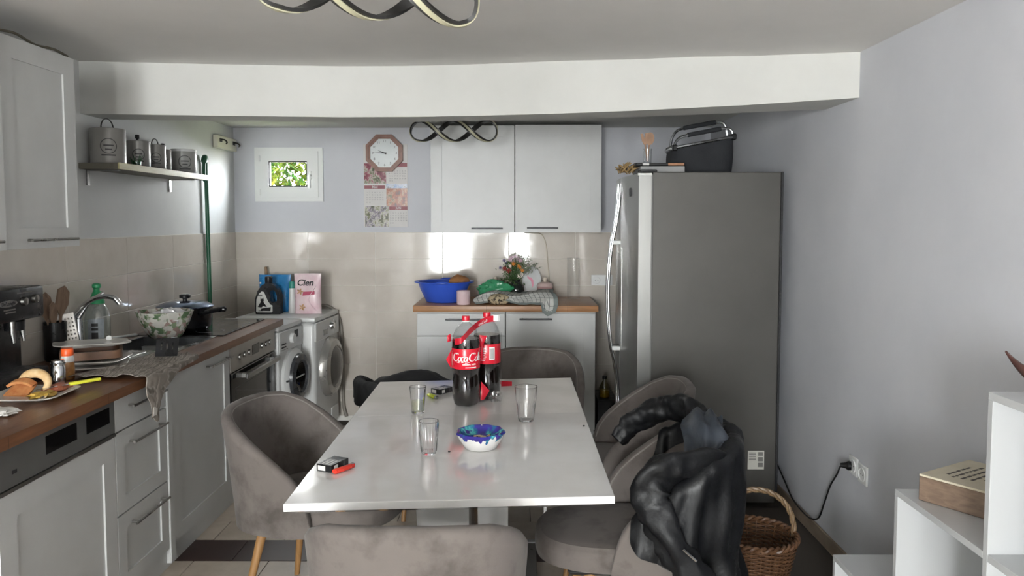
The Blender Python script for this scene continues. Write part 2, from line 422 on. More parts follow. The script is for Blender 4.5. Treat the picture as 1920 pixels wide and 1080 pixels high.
# frames of the windows behind the camera; the middle high one is added for light
for nme, (x0, x1, z0, z1) in (('window_2', (-1.77, -.95, .5, 2.16)), ('window_3', (-.19, .26, .42, 1.44)), ('added_window_rear', (-.90, -.45, 1.32, 2.18))):
    fb = MB().ring(rect(x0, x1, z0, z1), rect(x0 + .04, x1 - .04, z0 + .04, z1 - .04), -4.29, -4.23, M=XZ)
    if nme == 'window_2': fb.box(x0 + .55, x0 + .565, -4.28, -4.24, z0 + .04, z1 - .04)
    o = struct(nme, fb, win_m)
    mk('pane', MB().box(x0 + .03, x1 - .03, -4.262, -4.257, z0 + .03, z1 - .03), pane_m, o, False)
YZ = Matrix(((0, 0, 1, 0), (1, 0, 0, 0), (0, 1, 0, 0), (0, 0, 0, 1)))   # drawn in (y, z), extruded along x

o = struct('added_window_left', MB().ring(rect(-2.8, -2.3, 1.30, 2.18), rect(-2.75, -2.35, 1.35, 2.13), -2.26, -2.2, M=YZ), win_m)  # unseen clerestory, added to brighten the right wall
mk('pane', MB().box(-2.232, -2.227, -2.78, -2.32, 1.33, 2.15), pane_m, o, False)
# garden outside the small window
struct('ground', MB().box(-9, 6, 6.0, 14, .2, .5), M('garden_soil', (96, 92, 60), .9, var=(3, (70, 90, 40))))
leaf_m = M('sunlit_leaf', (10, 28, 2), .9, spec=.05, var=(4, (44, 46, 2), .42, .6))
sh = thing('shrub', 'sunlit yellow green shrub seen through the small window', 'shrub', (-2.3, 7.9, .5))
fb = MB()
for i in range(1500):
    c = Vector((random.uniform(-3.1, -1.5), random.uniform(7.4, 8.6), random.uniform(.9, 2.7)))
    if noise.noise(c * 1.8) < -.42: continue
    s_ = random.uniform(.05, .10)
    m_ = T(*c) @ Matrix.Rotation(random.uniform(0, 6.28), 4, 'Z') @ Matrix.Rotation(random.uniform(-1.2, 1.2), 4, 'X')
    fb.add([(-s_ / 3, 0, 0), (0, -s_, .004), (s_ / 3, 0, 0), (0, s_, .004), (0, 0, .012)], [(0, 1, 4), (1, 2, 4), (2, 3, 4), (3, 0, 4)], m_)
for i in range(700):
    c = Vector((random.uniform(-2.9, -1.9), random.uniform(7.0, 7.7), random.uniform(1.65, 2.3))); s_ = random.uniform(.04, .075)
    if noise.noise(c * 3.1) < -.30: continue
    m_ = T(*c) @ Matrix.Rotation(random.uniform(0, 6.28), 4, 'Z') @ Matrix.Rotation(random.uniform(-1.5, 1.5), 4, 'X')
    fb.add([(-s_ / 2.4, 0, 0), (0, -s_, .004), (s_ / 2.4, 0, 0), (0, s_, .004), (0, 0, .012)], [(0, 1, 4), (1, 2, 4), (2, 3, 4), (3, 0, 4)], m_)
fo = mk('foliage', fb, leaf_m, sh, False); fo['kind'] = 'stuff'
sb = MB()
for i in range(9):
    x = -2.9 + i * .17; sb.tube([(x, 7.9, .5), (x + .1, 7.85, 1.2), (x + random.uniform(-.2, .2), 7.9, 2.0)], [.02, .014, .006], 6)
mk('stem', sb, M('bark', (90, 74, 54), .9), sh)

# ------------------------------------------------------------------ shaker fronts and bar handles
def front_map(face, p):
    """(u, w, n) -> room: u along the front, w up, n outwards; face '+x' looks into the room from the left run, '-y' from the back run"""
    if face == '+x': return lambda u, w, n: (p + n, u, w)
    return lambda u, w, n: (u, p - n, w)
def shaker(name, parent, face, p, u0, u1, w0, w1, rail=.07, th=.02, rec=.007, mat=None, flat=False):
    mp = front_map(face, p); mat = mat or cab_m
    if flat:
        m = MB(); c = [mp(u, w, n) for u in (u0, u1) for w in (w0, w1) for n in (0, th)]
        xs, ys, zs = zip(*c); m.box(min(xs), max(xs), min(ys), max(ys), min(zs), max(zs), .0015)
        return mk(name, m, mat, parent, False)
    o = [(u0, w0), (u1, w0), (u1, w1), (u0, w1)]; i = [(u0 + rail, w0 + rail), (u1 - rail, w0 + rail), (u1 - rail, w1 - rail), (u0 + rail, w1 - rail)]
    vs = [mp(u, w, 0) for u, w in o] + [mp(u, w, th) for u, w in o] + [mp(u, w, 0) for u, w in i] + [mp(u, w, th) for u, w in i]
    fs = []
    for a in range(4):
        b = (a + 1) % 4
        fs += [(a, b, 4 + b, 4 + a), (8 + b, 8 + a, 12 + a, 12 + b), (4 + a, 4 + b, 12 + b, 12 + a), (b, a, 8 + a, 8 + b)]
    d = mk(name, MB().add(vs, fs), mat, parent, False)
    k = MB(); c = [mp(u, w, nn) for u in (u0 + rail - .002, u1 - rail + .002) for w in (w0 + rail - .002, w1 - rail + .002) for nn in (.003, th - rec)]
    xs, ys, zs = zip(*c); k.box(min(xs), max(xs), min(ys), max(ys), min(zs), max(zs))
    mk('panel', k, mat, d, False)
    return d
def bar_handle(parent, face, p, u0, u1, w, r=.005, out=.03, mat=None, label=None):
    mp = front_map(face, p); m = MB().tube([mp(u0, w, out), mp(u1, w, out)], r, 10)
    for u in (u0 + .022, u1 - .022): m.tube([mp(u, w, 0), mp(u, w, out)], r * .9, 8)
    return mk('handle', m, mat or handle_m, parent)

# wall cabinets, upper left
def wall_cab_left(y0, y1, lab, xf=-1.79):
    t = thing('wall_cabinet', lab, 'cabinet', (XL, y0, 1.42))
    mk('carcass', MB().box(XL, xf - .021, y0, y1, 1.422, 2.18, .002), cab_in, t, False)
    d = shaker('door', t, '+x', xf - .02, y0 + .002, y1 - .002, 1.424, 2.178, .075)
    bar_handle(d, '+x', xf, y0 + .11, y1 - .06, 1.455)
    return t
wall_cab_left(2.675, 3.14, 'grey shaker wall cabinet at the upper left with a low bar handle')
wall_cab_left(2.19, 2.668, 'grey wall cabinet at the left picture edge, only its door edge showing', -1.775)
single('cable', MB().tube(bez([(-1.81, 2.7, 2.19), (-1.805, 2.8, 2.20), (-1.81, 2.92, 2.187), (-1.80, 3.02, 2.192), (-1.81, 3.13, 2.187)]), .005, 6), M('cable_sheath', (90, 84, 70), .6, rvar=(9, .5, .7)), 'thin brown cable lying on top of the upper left wall cabinet', 'cable')

# worktop with the sink cut-out
us = [-2.118, -2.0, -1.64, -1.482]; vs = [2.02, 3.63, 4.08, 4.85]
wt = MB().slab(us, vs, lambda i, j: not (i == 1 and j == 1), .862, .9, lambda u, v, t: (u, v, t))
me = wt.mesh('worktop', False, weld=True); me.materials.append(top_l)
wk = bpy.data.objects.new('worktop', me); COL.objects.link(wk); tag(wk, 'brown butcher block worktop running along the left wall', 'worktop')

# dishwasher
t = thing('dishwasher', 'integrated dishwasher with grey control panel, left end of the base units', 'dishwasher', (-1.54, 2.20, 0))
mk('body', MB().box(-2.08, -1.545, 2.205, 2.852, .1, .855), cab_in, t, False)
cp = mk('control_panel', MB().box(-1.545, -1.518, 2.20, 2.855, .725, .855, .002), M('grey_control_panel', (120, 120, 119), .38, .5, var=(4, (110, 110, 109))), t, False)
for y0, y1 in ((2.43, 2.605), (2.665, 2.818)):
    mk('display_window', MB().box(-1.519, -1.5165, y0, y1, .772, .832, .001), black_g, cp, False)
vs_, fs_ = text_geo('ok', .02); M0 = Matrix(((0, 0, 1, -1.5175), (1, 0, 0, 2.27), (0, 1, 0, .77), (0, 0, 0, 1)))
mk('emblem', MB().box(-1.5185, -1.517, 2.262, 2.285, .764, .775), dark_m, cp, False)
mk('trim_strip', MB().box(-1.54, -1.514, 2.20, 2.855, .712, .724), steel, t, False)
shaker('door', t, '+x', -1.54, 2.20, 2.855, .09, .711, .08)
# drawer unit
t = thing('drawer_cabinet', 'narrow grey three drawer base unit between dishwasher and sink', 'cabinet', (-1.54, 2.86, 0))
mk('carcass', MB().box(-2.08, -1.541, 2.862, 3.282, .1, .858), cab_in, t, False)
for w0, w1, hz, fl in ((.722, .852, .805, True), (.397, .716, .662, False), (.09, .391, .338, False)):
    d = shaker('drawer', t, '+x', -1.54, 2.862, 3.278, w0, w1, .062, flat=fl)
    bar_handle(d, '+x', -1.52, 2.945, 3.235, hz)
struct('trim_1', MB().box(-1.60, -1.515, 3.284, 3.335, .02, .86, .004), cab_m)
# sink unit
t = thing('sink_cabinet', 'grey shaker base cabinet under the sink beside the oven', 'cabinet', (-1.54, 3.34, 0))
mk('carcass', MB().box(-2.08, -1.541, 3.342, 4.02, .1, .70), cab_in, t, False)
d = shaker('door', t, '+x', -1.54, 3.342, 4.02, .09, .852, .07)
bar_handle(d, '+x', -1.52, 3.70, 4.00, .81)
struct('trim_2', MB().box(-1.575, -1.535, 2.18, 4.78, 0, .088), cab_m)
# oven
t = thing('oven', 'built in oven with steel control panel and black glass door', 'oven', (-1.54, 4.03, 0))
mk('body', MB().box(-2.06, -1.545, 4.035, 4.775, .1, .858), cab_in, t, False)
cp = mk('control_panel', MB().box(-1.545, -1.515, 4.03, 4.775, .715, .852, .003), M('oven_steel', (176, 172, 166), .35, .7, var=(5, (160, 156, 150))), t, False)
for y in (4.16, 4.235, 4.31): mk('knob', MB().lathe([(.017, 0), (.017, .007), (.015, .010), (0, .010)], 16, M=T(-1.515, y, .782) @ RY(90)), steel, cp)
for y in (4.53, 4.60, 4.67): mk('knob', MB().lathe([(.017, 0), (.017, .007), (.015, .010), (0, .010)], 16, M=T(-1.515, y, .782) @ RY(90)), steel, cp)
mk('display', MB().box(-1.516, -1.5125, 4.365, 4.475, .755, .81, .001), black_g, cp, False)
d = mk('door', MB().box(-1.545, -1.517, 4.033, 4.772, .14, .706, .003), black_g, t, False)
mk('handle', MB().box(-1.485, -1.468, 4.16, 4.74, .655, .688, .006).box(-1.517, -1.48, 4.19, 4.22, .66, .683).box(-1.517, -1.48, 4.68, 4.71, .66, .683), steel, d)
mk('glass', MB().box(-1.518, -1.5155, 4.10, 4.70, .22, .62), M('oven_window', (16, 16, 18), .04, rvar=(9, .03, .1)), d, False)

# sink
t = thing('sink', 'steel kitchen sink with dark basin set into the left worktop', 'sink', (-1.85, 3.7, .9))
rim = MB().slab([-2.03, -1.995, -1.645, -1.61], [3.36, 3.64, 4.07, 4.10], lambda i, j: not (i == 1 and j == 1), .9005, .906, lambda u, v, q: (u, v, q))
mk('rim', rim, M('sink_steel', (186, 188, 190), .25, 1, rvar=(12, .18, .32)), t, False)
bs = MB(); x0, x1, y0, y1 = -1.995, -1.645, 3.64, 4.07
bs.add([(x0, y0, .9), (x1, y0, .9), (x1, y1, .9), (x0, y1, .9), (x0 + .02, y0 + .02, .735), (x1 - .02, y0 + .02, .735), (x1 - .02, y1 - .02, .735), (x0 + .02, y1 - .02, .735)],
       [(0, 4, 5, 1), (1, 5, 6, 2), (2, 6, 7, 3), (3, 7, 4, 0), (4, 7, 6, 5)])
mk('basin', bs, M('sink_basin_grey', (86, 88, 90), .4, .6, rvar=(12, .3, .5)), t, False)
mk('drain', MB().lathe([(.04, 0), (.04, .004), (.03, .005), (0, .003)], 20, (-1.82, 3.85, .736)), chrome, t)
for i in range(5): mk('drainer_ridge', MB().tube([(-1.95 + i * .062, 3.40, .906), (-1.95 + i * .062, 3.61, .906)], .004, 6), steel, t)
# tap
t = thing('tap', 'chrome kitchen tap with long curved spout at the sink', 'tap', (-2.085, 3.62, .9))
mk('base', MB().lathe([(.026, 0), (.026, .012), (.021, .02), (.02, .14), (.017, .16), (0, .165)], 20, (-2.085, 3.62, .9)), chrome, t)
mk('spout', MB().tube(bez([(-2.10, 3.60, 1.065), (-2.075, 3.61, 1.10), (-2.045, 3.62, 1.132), (-2.0, 3.62, 1.158), (-1.95, 3.63, 1.165), (-1.915, 3.635, 1.155), (-1.893, 3.64, 1.128)], 6), [.012] * 37, 12), chrome, t)
mk('lever', MB().tube([(-2.085, 3.62, 1.06), (-2.05, 3.66, 1.14), (-2.0, 3.70, 1.175)], [.012, .008, .013], 10), chrome, t)
# hob
t = thing('hob', 'black glass hob with ring markings on the left worktop', 'hob', (-1.84, 4.5, .9))
mk('glass', MB().box(-2.08, -1.585, 4.115, 4.805, .9005, .907, .002), black_g, t, False)
ringm = M('hob_ring_print', (120, 122, 126), .3, rvar=(9, .2, .4))
for x, y, r in ((-1.72, 4.62, .10), (-1.95, 4.62, .075), (-1.72, 4.28, .075), (-1.95, 4.28, .10)):
    mk('cooking_zone', MB().ring([(x + r * math.cos(a * .1745), y + r * math.sin(a * .1745)) for a in range(36)], [(x + (r - .004) * math.cos(a * .1745), y + (r - .004) * math.sin(a * .1745)) for a in range(36)], .9068, .9073), ringm, t, False)
for i in range(6): mk('touch_mark', MB().box(-1.612, -1.600, 4.30 + i * .055, 4.325 + i * .055, .9068, .9073), ringm, t, False)

# black pan with lid
t = thing('lidded_pan', 'black pan with blue steel lid and black knob on the hob', 'pan', (-1.88, 4.33, .907))
c = (-1.88, 4.33, .907)
mk('body', MB().lathe([(.115, 0), (.135, .02), (.147, .125), (.152, .13), (.145, .13), (.13, .022), (0, .012)], 36, c), M('black_enamel', (18, 19, 22), .18, rvar=(9, .1, .3)), t)
ld = mk('lid', MB().lathe([(.153, .131), (.153, .136), (.12, .152), (.06, .164), (0, .167)], 36, c), M('blue_steel_lid', (120, 134, 158), .16, 1, rvar=(9, .1, .25)), t)
mk('knob', MB().lathe([(.012, .166), (.012, .175), (.03, .182), (.031, .196), (.022, .202), (0, .203)], 20, c), black_p, ld)
mk('handle', MB().tube(bez([(-1.76, 4.24, 1.005), (-1.71, 4.20, 1.02), (-1.63, 4.16, 1.04), (-1.575, 4.13, 1.047)], 5), [.008] * 5 + [.013] * 6 + [.015] * 4 + [.008], 10), black_p, t)

# salad bowl with leaf print
def leafprint():
    q = NT('leaf_print_ceramic'); P = q.pos()
    vo = q.n('ShaderNodeTexVoronoi', i_Scale=42.0, feature='F1'); vo.inputs['Randomness'].default_value = 1; q.l(P, vo.inputs['Vector'])
    nz = q.n('ShaderNodeTexNoise', i_Scale=26.0, i_Detail=3.0); q.l(P, nz.inputs[0])
    c1 = q.ramp(vo.outputs['Color'], [(.0, rgb(86, 108, 80)), (.3, rgb(122, 136, 108)), (.52, rgb(150, 128, 120)), (.68, rgb(196, 194, 184))], 'CONSTANT')
    k = q.ramp(nz.outputs[0], [(.44, (1, 1, 1, 1)), (.5, (0, 0, 0, 1))])
    mx = q.n('ShaderNodeMixRGB'); q.l(k, mx.inputs[0]); mx.inputs[2].default_value = rgb(186, 184, 176); q.l(c1, mx.inputs[1]); q.l(mx.outputs[0], q.b.inputs['Base Color'])
    q.b.inputs['Roughness'].default_value = .25; return q.m
sq = lambda a, j, r, z: 1 + .05 * math.cos(4 * a)
t = thing('salad_bowl', 'white squared bowl with green leaf print beside the sink', 'bowl', (-1.86, 4.06, .907))
mk('bowl', MB().lathe([(.07, 0), (.085, .012), (.122, .085), (.142, .142), (.137, .143), (.116, .086), (.078, .02), (0, .016)], 40, (-1.86, 4.03, .9075), sq), leafprint(), t)
mk('contents', blob((-1.83, 4.03, 1.015), .075, 24, 12, .5, 3.2, 4, (1.15, 1.15, .62)), M('crumpled_film', (206, 204, 206), .3, bump=(40, .4, .006)), t)

# coffee machine
t = thing('coffee_machine', 'black espresso machine at the left end of the worktop', 'coffee machine', (-1.98, 2.8, .9))
FXc = -1.862
mk('body', MB().box(-2.10, -1.955, 2.56, 3.005, .9, 1.272, .012, 2), black_p, t)
hd_ = mk('head', MB().box(-1.97, FXc, 2.555, 3.01, 1.150, 1.275, .014, 2), black_p, t)
mk('drip_tray', MB().box(-1.97, -1.852, 2.56, 3.008, .9, .955, .008, 2), black_p, t)
for y, z in ((2.878, 1.222), (2.943, 1.226)): mk('knob', MB().lathe([(.017, 0), (.015, .012), (0, .014)], 16, M=T(FXc, y, z) @ RY(90)), handle_m, hd_)
mk('vent_slot', MB().box(FXc - .0005, FXc + .002, 2.845, 2.93, 1.253, 1.258), handle_m, hd_, False)
Ml = lambda x: Matrix(((0, 0, 1, x), (1, 0, 0, 2.79), (0, 1, 0, 1.222), (0, 0, 0, 1)))
lg = mk('logo_plate', MB().prism([(.052 * math.cos(a * .2618), .0125 * math.sin(a * .2618)) for a in range(24)], 0, .0015, Ml(FXc)), handle_m, hd_)
vs_, fs_ = text_geo("De'Longhi", .019)
mk('lettering', MB().add(vs_, fs_, Ml(FXc + .002)), dark_m, hd_, False)
for k in range(2): mk('print_line', MB().box(FXc, FXc + .001, 2.765 + .01 * k, 2.83, 1.196 - k * .010, 1.201 - k * .010), handle_m, hd_, False)
for y in (2.865, 2.925): mk('spout', MB().tube([(-1.90, y, 1.15), (-1.90, y, 1.10), (-1.895, y, 1.065)], [.012, .01, .006], 10), steel, t)
mk('filter_holder', MB().lathe([(.034, 0), (.036, .035), (.03, .04), (0, .04)], 20, (-1.912, 2.895, 1.11)), black_p, t)

# utensil pot with wooden tools, grater
t = thing('utensil_holder', 'dark utensil holder with wooden spatulas beside the coffee machine', 'utensil holder', (-2.06, 3.42, .9))
mk('pot', MB().lathe([(.04, 0), (.045, .01), (.046, .175), (.042, .175), (.04, .012), (0, .01)], 24, (-2.062, 3.40, .9)), black_p, t)
utw = wood('dark_beech', (150, 126, 106), (122, 98, 80), 14, (4, 4, 1))
def spat(m, base, top, w0, th=.006):
    b = Vector(base); p = Vector(top); d = (p - b); L = d.length; d.normalize()
    u = d.cross(Vector((1, -.25, .1))).normalized(); v = u.cross(d)
    Mx = Matrix(((u.x, v.x, d.x, b.x), (u.y, v.y, d.y, b.y), (u.z, v.z, d.z, b.z), (0, 0, 0, 1)))
    m.tube([(0, 0, 0), (0, 0, L * .6)], .006, 8, M=Mx)
    pts = [(-.006, L * .55), (.006, L * .55), (w0 * .5, L * .72), (w0 * .5, L * .9), (w0 * .1, L), (-w0 * .4, L * .95), (-w0 * .5, L * .72)]
    m.add([(x, -th / 2, z) for x, z in pts] + [(x, th / 2, z) for x, z in pts], [tuple(range(7)), tuple(range(13, 6, -1))] + [(i, (i + 1) % 7, 7 + (i + 1) % 7, 7 + i) for i in range(7)], Mx)
for b, p, w0 in (((-2.06, 3.39, .93), (-2.07, 3.33, 1.20), .05), ((-2.06, 3.41, .93), (-2.03, 3.42, 1.235), .07), ((-2.05, 3.40, .93), (-2.08, 3.36, 1.21), .05), ((-2.07, 3.42, .93), (-2.035, 3.34, 1.17), .045)):
    m = MB(); spat(m, b, p, w0); mk('wooden_spatula', m, utw, t, False)
t = thing('grater', 'steel flat grater with round holes leaning at the utensil holder', 'grater', (-2.035, 3.50, .9))
gm = MB(); hs = []
us = [-.045]; vs = [0]
for i in range(5): us += [-.034 + i * .0155, -.034 + i * .0155 + .007]
us.append(.045)
for j in range(9): vs += [.025 + j * .021, .025 + j * .021 + .009]
vs.append(.225)
Mg = T(-2.03, 3.475, .905) @ RZ(31) @ RY(-9) @ RX(-5) @ Matrix.Scale(.88, 4)
gm.slab(us, vs, lambda i, j: not (i % 2 == 1 and j % 2 == 1 and i < len(us) - 2), -.0008, .0008, lambda u, v, q: (u, q, v))
mk('plate', MB().add(gm.v, gm.f, Mg), M('grater_steel', (186, 182, 176), .35, .8, rvar=(20, .3, .45)), t, False)
mk('frame', MB().tube([(-.046, 0, 0), (-.046, 0, .226), (.046, 0, .226), (.046, 0, 0)], .003, 6, M=Mg), steel, t)

# washing-up liquid bottle
t = thing('dish_soap_bottle', 'clear washing up bottle with green trigger cap behind the tap', 'bottle', (-2.052, 3.73, .9))
c = (-2.052, 3.73, .9)
fl = lambda a, j, r, z: 1 - .22 * abs(math.sin(a)) ** 2
mk('bottle', MB().lathe([(.052, 0), (.056, .01), (.058, .14), (.05, .19), (.03, .225), (.022, .23), (0, .23)], 28, c), thin_glass('soap_bottle_plastic', (.9, .95, .96), .15, .6, .16), t)
mk('liquid', MB().lathe([(.05, .004), (.053, .03), (0, .03)], 28, c), M('green_soap', (150, 170, 60), .2, rvar=(9, .1, .3)), t)
mk('cap', MB().lathe([(.036, .222), (.034, .235), (.02, .275), (.014, .285), (.014, .295), (.02, .300), (.02, .315), (.012, .32), (0, .32)], 24, c), M('green_cap', (40, 150, 96), .35, rvar=(9, .3, .45)), t)
lb = MB().grid(lambda u, v: (c[0] + .0592 * math.cos(-1.9 + u * 1.3), c[1] + .0592 * math.sin(-1.9 + u * 1.3), c[2] + .03 + v * .12), 12, 2)
lbo = mk('label', lb, M('grey_bottle_label', (150, 156, 160), .4, var=(30, (120, 126, 132))), t)
for k, (z0, z1) in enumerate(((.115, .13), (.095, .108), (.05, .085), (.036, .044))):
    mk('print', MB().grid(lambda u, v: (c[0] + .0597 * math.cos(-1.55 + u * .5), c[1] + .0597 * math.sin(-1.55 + u * .5), c[2] + z0 + v * (z1 - z0)), 8, 2), dark_m, lbo)

# stack of square plates
sqp = lambda s, r=.2: [(s * (abs(math.cos(a)) ** .35) * (1 if math.cos(a) > 0 else -1), s * (abs(math.sin(a)) ** .35) * (1 if math.sin(a) > 0 else -1)) for a in [i * math.pi / 16 for i in range(32)]]
plate_m = M('white_ceramic', (214, 210, 204), .2, rvar=(9, .12, .3))
def sq_plate(name, lab, c, s, rz, tilt=(0, 0), mat=None, grp=None):
    rings = [(.6, 0), (.62, .002), (.98, .014), (1.0, .016), (.98, .018), (.62, .008), (0, .007)]
    Mx = T(*c) @ RZ(rz) @ RX(tilt[0]) @ RY(tilt[1]); p = sqp(s); n = 32; vs = []; fs = []
    for k, z in rings: vs += [(x * k, y * k, z) for x, y in p]
    for j in range(len(rings) - 1):
        for i in range(n): fs.append((j * n + i, j * n + (i + 1) % n, (j + 1) * n + (i + 1) % n, (j + 1) * n + i))
    fs.append(tuple(reversed(range(n))))
    return single(name, MB().add(vs, fs, Mx), mat or plate_m, lab, 'plate', c, grp)
sq_plate('dinner_plate', 'white square plate at the bottom of the stack by the sink', (-1.80, 3.24, .901), .13, 22)
sq_plate('dinner_plate', 'white square plate in the middle of the stack by the sink', (-1.81, 3.27, .919), .125, 10)
t = thing('baking_dish', 'brown baking dish between the plates of the stack by the sink', 'dish', (-1.85, 3.31, .938))
Mx = T(-1.85, 3.31, .937) @ RZ(28)
mk('dish', MB().ring([(x * 1.05, y) for x, y in sqp(.115)], [(x * 1.0, y * .95) for x, y in sqp(.108)], 0, .034, Mx).prism([(x * 1.02, y) for x, y in sqp(.112)], 0, .005, Mx), M('brown_glaze', (120, 90, 70), .3, var=(12, (96, 70, 54))), t)
sq_plate('dinner_plate', 'white square plate lying on top of the brown baking dish', (-1.86, 3.33, .978), .15, 32, (-3.5, 1))
# white spoon resting on the sink
single('plastic_spoon', MB().tube(bez([(-1.86, 3.47, .990), (-1.90, 3.58, .975), (-1.94, 3.75, .955), (-1.97, 3.95, .934)], 5), [.012, .013, .012, .008, .006, .006, .006, .006, .006, .006, .006, .006, .007, .008, .009, .005], 8), white_p, 'white plastic spoon handle lying across plates and sink rim', 'spoon', (-1.9, 3.6, .94))

# orange-capped jar, steel shaker
t = thing('spice_jar', 'small jar with bright orange cap behind the steel shaker', 'jar', (-1.775, 3.0, .9))
c = (-1.775, 3.0, .9)
mk('jar', MB().lathe([(.022, 0), (.025, .004), (.025, .06), (.023, .07), (0, .07)], 24, c), M('spice_fill', (176, 130, 76), .3, var=(40, (150, 100, 56))), t)
mk('shoulder', MB().lathe([(.0245, .07), (.0235, .085), (.021, .094), (0, .094)], 24, c), white_p, t)
mk('cap', MB().lathe([(.022, .094), (.0225, .097), (.022, .12), (.02, .123), (0, .123)], 24, c), M('orange_cap', (238, 96, 40), .35, rvar=(9, .3, .45)), t)
c = (-1.735, 2.87, .9)
single('steel_shaker', MB().lathe([(.024, 0), (.025, .003), (.025, .074), (.0225, .078), (.0225, .083), (.026, .084), (.026, .09), (.023, .092), (.022, .099), (0, .1)], 28, c), chrome, 'small round steel shaker in front of the orange capped jar', 'shaker', c)

# plate of leftovers
c = (-1.72, 2.69, .9)
sq_plate('plate', 'white square plate of leftovers near the worktop edge', (c[0], c[1], .9005), .125, 3)
crust = M('bread_crust', (208, 166, 112), .75, var=(26, (228, 204, 160)), bump=(60, .35, .004))
crust_d = M('dark_crust', (176, 104, 58), .7, var=(24, (206, 150, 96)), bump=(60, .35, .004))
arc = [(c[0] - .012 + .052 * math.cos(a), c[1] + .025 + .02 * math.sin(a * .7), .942 + .036 * math.sin(a)) for a in [(-.6 + i * 4.4 / 17) for i in range(18)]]
single('bread_crust', MB().tube(arc, [.009 + .008 * math.sin(math.pi * i / 17) for i in range(18)], 12), crust, 'curled white bread crust standing on the plate of leftovers', 'bread', (c[0], c[1] + .03, .92))
cr = MB().sheet(lambda u, v: (c[0] - .085 + .085 * u, c[1] - .01 + .05 * math.sin(v * 2.6) - .02, .914 + .05 * math.sin(v * 2.2) * (.5 + .7 * u * (1 - u) * 2)), 14, 10, .010)
single('bread_crust', cr, crust_d, 'brown torn bread crust leaning at the left of the leftovers plate', 'bread', (c[0] - .05, c[1], .92))
single('meat_slice', blob((c[0] + .045, c[1] + .075, .918), .045, 18, 10, .5, 2.4, 3, (.8, 1.5, .3)), M('cured_meat', (150, 74, 52), .4, var=(40, (190, 120, 90))), 'red brown meat scraps at the back of the leftovers plate', 'food', (c[0] + .04, c[1] + .07, .915))
single('potato_pieces', blob((c[0] + .06, c[1] - .035, .915), .036, 18, 10, .7, 3.0, 8, (1, 1.5, .34)), M('fried_potato', (214, 178, 84), .5, var=(40, (188, 146, 58))), 'yellow potato pieces at the front of the leftovers plate', 'food', (c[0] + .05, c[1] - .02, .912))
t = thing('knife', 'table knife with yellow handle lying across the leftovers plate', 'knife', (-1.66, 2.76, .92))
Mk = T(-1.575, 2.87, .929) @ RZ(-123)
mk('handle', MB().box(0, .115, -.008, .008, -.006, .006, .004, 2, M=Mk), M('yellow_plastic', (226, 226, 66), .4, rvar=(9, .3, .5)), t)
mk('blade', MB().prism([(.113, -.006), (.215, -.005), (.232, .004), (.22, .007), (.113, .006)], -.0008, .0008, Mk), chrome, t, False)
t = thing('fork', 'steel fork with its tines on the front rim of the leftovers plate', 'fork', (-1.66, 2.6, .92))
Mf = T(-1.62, 2.575, .92) @ RZ(105)
fm = MB().prism([(.03, -.009), (.05, -.006), (.14, -.004), (.14, .004), (.05, .006), (.03, .009)], -.001, .001, Mf)
for y in (-.0078, -.0026, .0026, .0078): fm.box(0, .032, y - .0012, y + .0012, -.001, .001, M=Mf)
mk('fork_body', fm, chrome, t, False)
single('paper_napkin', blob((-1.665, 2.43, .912), .045, 24, 12, .5, 3, 11, (1.1, 1, .28)), M('napkin_paper', (222, 218, 212), .9, bump=(40, .4, .005)), 'crumpled white napkin at the lower left edge of the worktop', 'napkin', (-1.665, 2.43, .905))

# grey towel over the worktop edge
def towel_m():
    q = NT('grey_striped_towel'); P = q.pos()
    wv = q.n('ShaderNodeTexWave', i_Scale=14.0, i_Distortion=5.0, i_Detail=2.0); q.l(P, wv.inputs[0])
    q.l(q.ramp(wv.outputs[0], [(.2, rgb(120, 112, 104)), (.5, rgb(168, 160, 152)), (.8, rgb(140, 132, 124))]), q.b.inputs['Base Color'])
    q.b.inputs['Roughness'].default_value = .95
    nz = q.n('ShaderNodeTexNoise', i_Scale=130.0); q.l(P, nz.inputs[0]); bp = q.n('ShaderNodeBump', i_Strength=.5, i_Distance=.004); q.l(nz.outputs[0], bp.inputs[0]); q.l(bp.outputs[0], q.b.inputs['Normal'])
    return q.m
def tw(u, v):
    y = 2.98 + .50 * u
    drop = .145 * math.exp(-((u - .14) / .12) ** 2) + .055 * math.exp(-((u - .33) / .15) ** 2) + .03 * (1 - u)
    Lx = .30 - .09 * u; L = Lx + .03 + drop; s_ = v * L
    p = Vector((0, y * 9, s_ * 11)); wr = .016 * abs(noise.noise(p)) + .010 * abs(noise.noise(p * 2.3))
    if s_ < Lx: x = -1.475 - Lx + s_; z = .903 + .006 + wr * 1.4 * min(1, v * 6 + .1)
    else:
        k = s_ - Lx; a = min(k / .02, 1.57)
        x = -1.475 + .012 * math.sin(a) + wr * .8 + .006; z = .909 - .012 * (1 - math.cos(a)) - max(0, k - .03) + wr * (1 - min(1, k / .03))
    y += .02 * noise.noise(Vector((s_ * 10, y * 3, 3))) - (0.04 * max(0, s_ - Lx) / .1 if u > .2 else 0)
    return (x, y, z)
t = thing('hand_towel', 'rumpled grey towel hanging over the worktop edge by the sink', 'towel', (-1.6, 3.25, .9))
mk('cloth', MB().sheet(tw, 54, 40, .003), towel_m(), t)
mk('care_label', MB().sheet(lambda u, v: (-1.452 + .004 * math.sin(v * 3), 3.02 + .032 * u, .80 - .055 * v), 4, 6, .001), M('white_tag', (226, 222, 216), .7, var=(60, (200, 196, 190))), t)
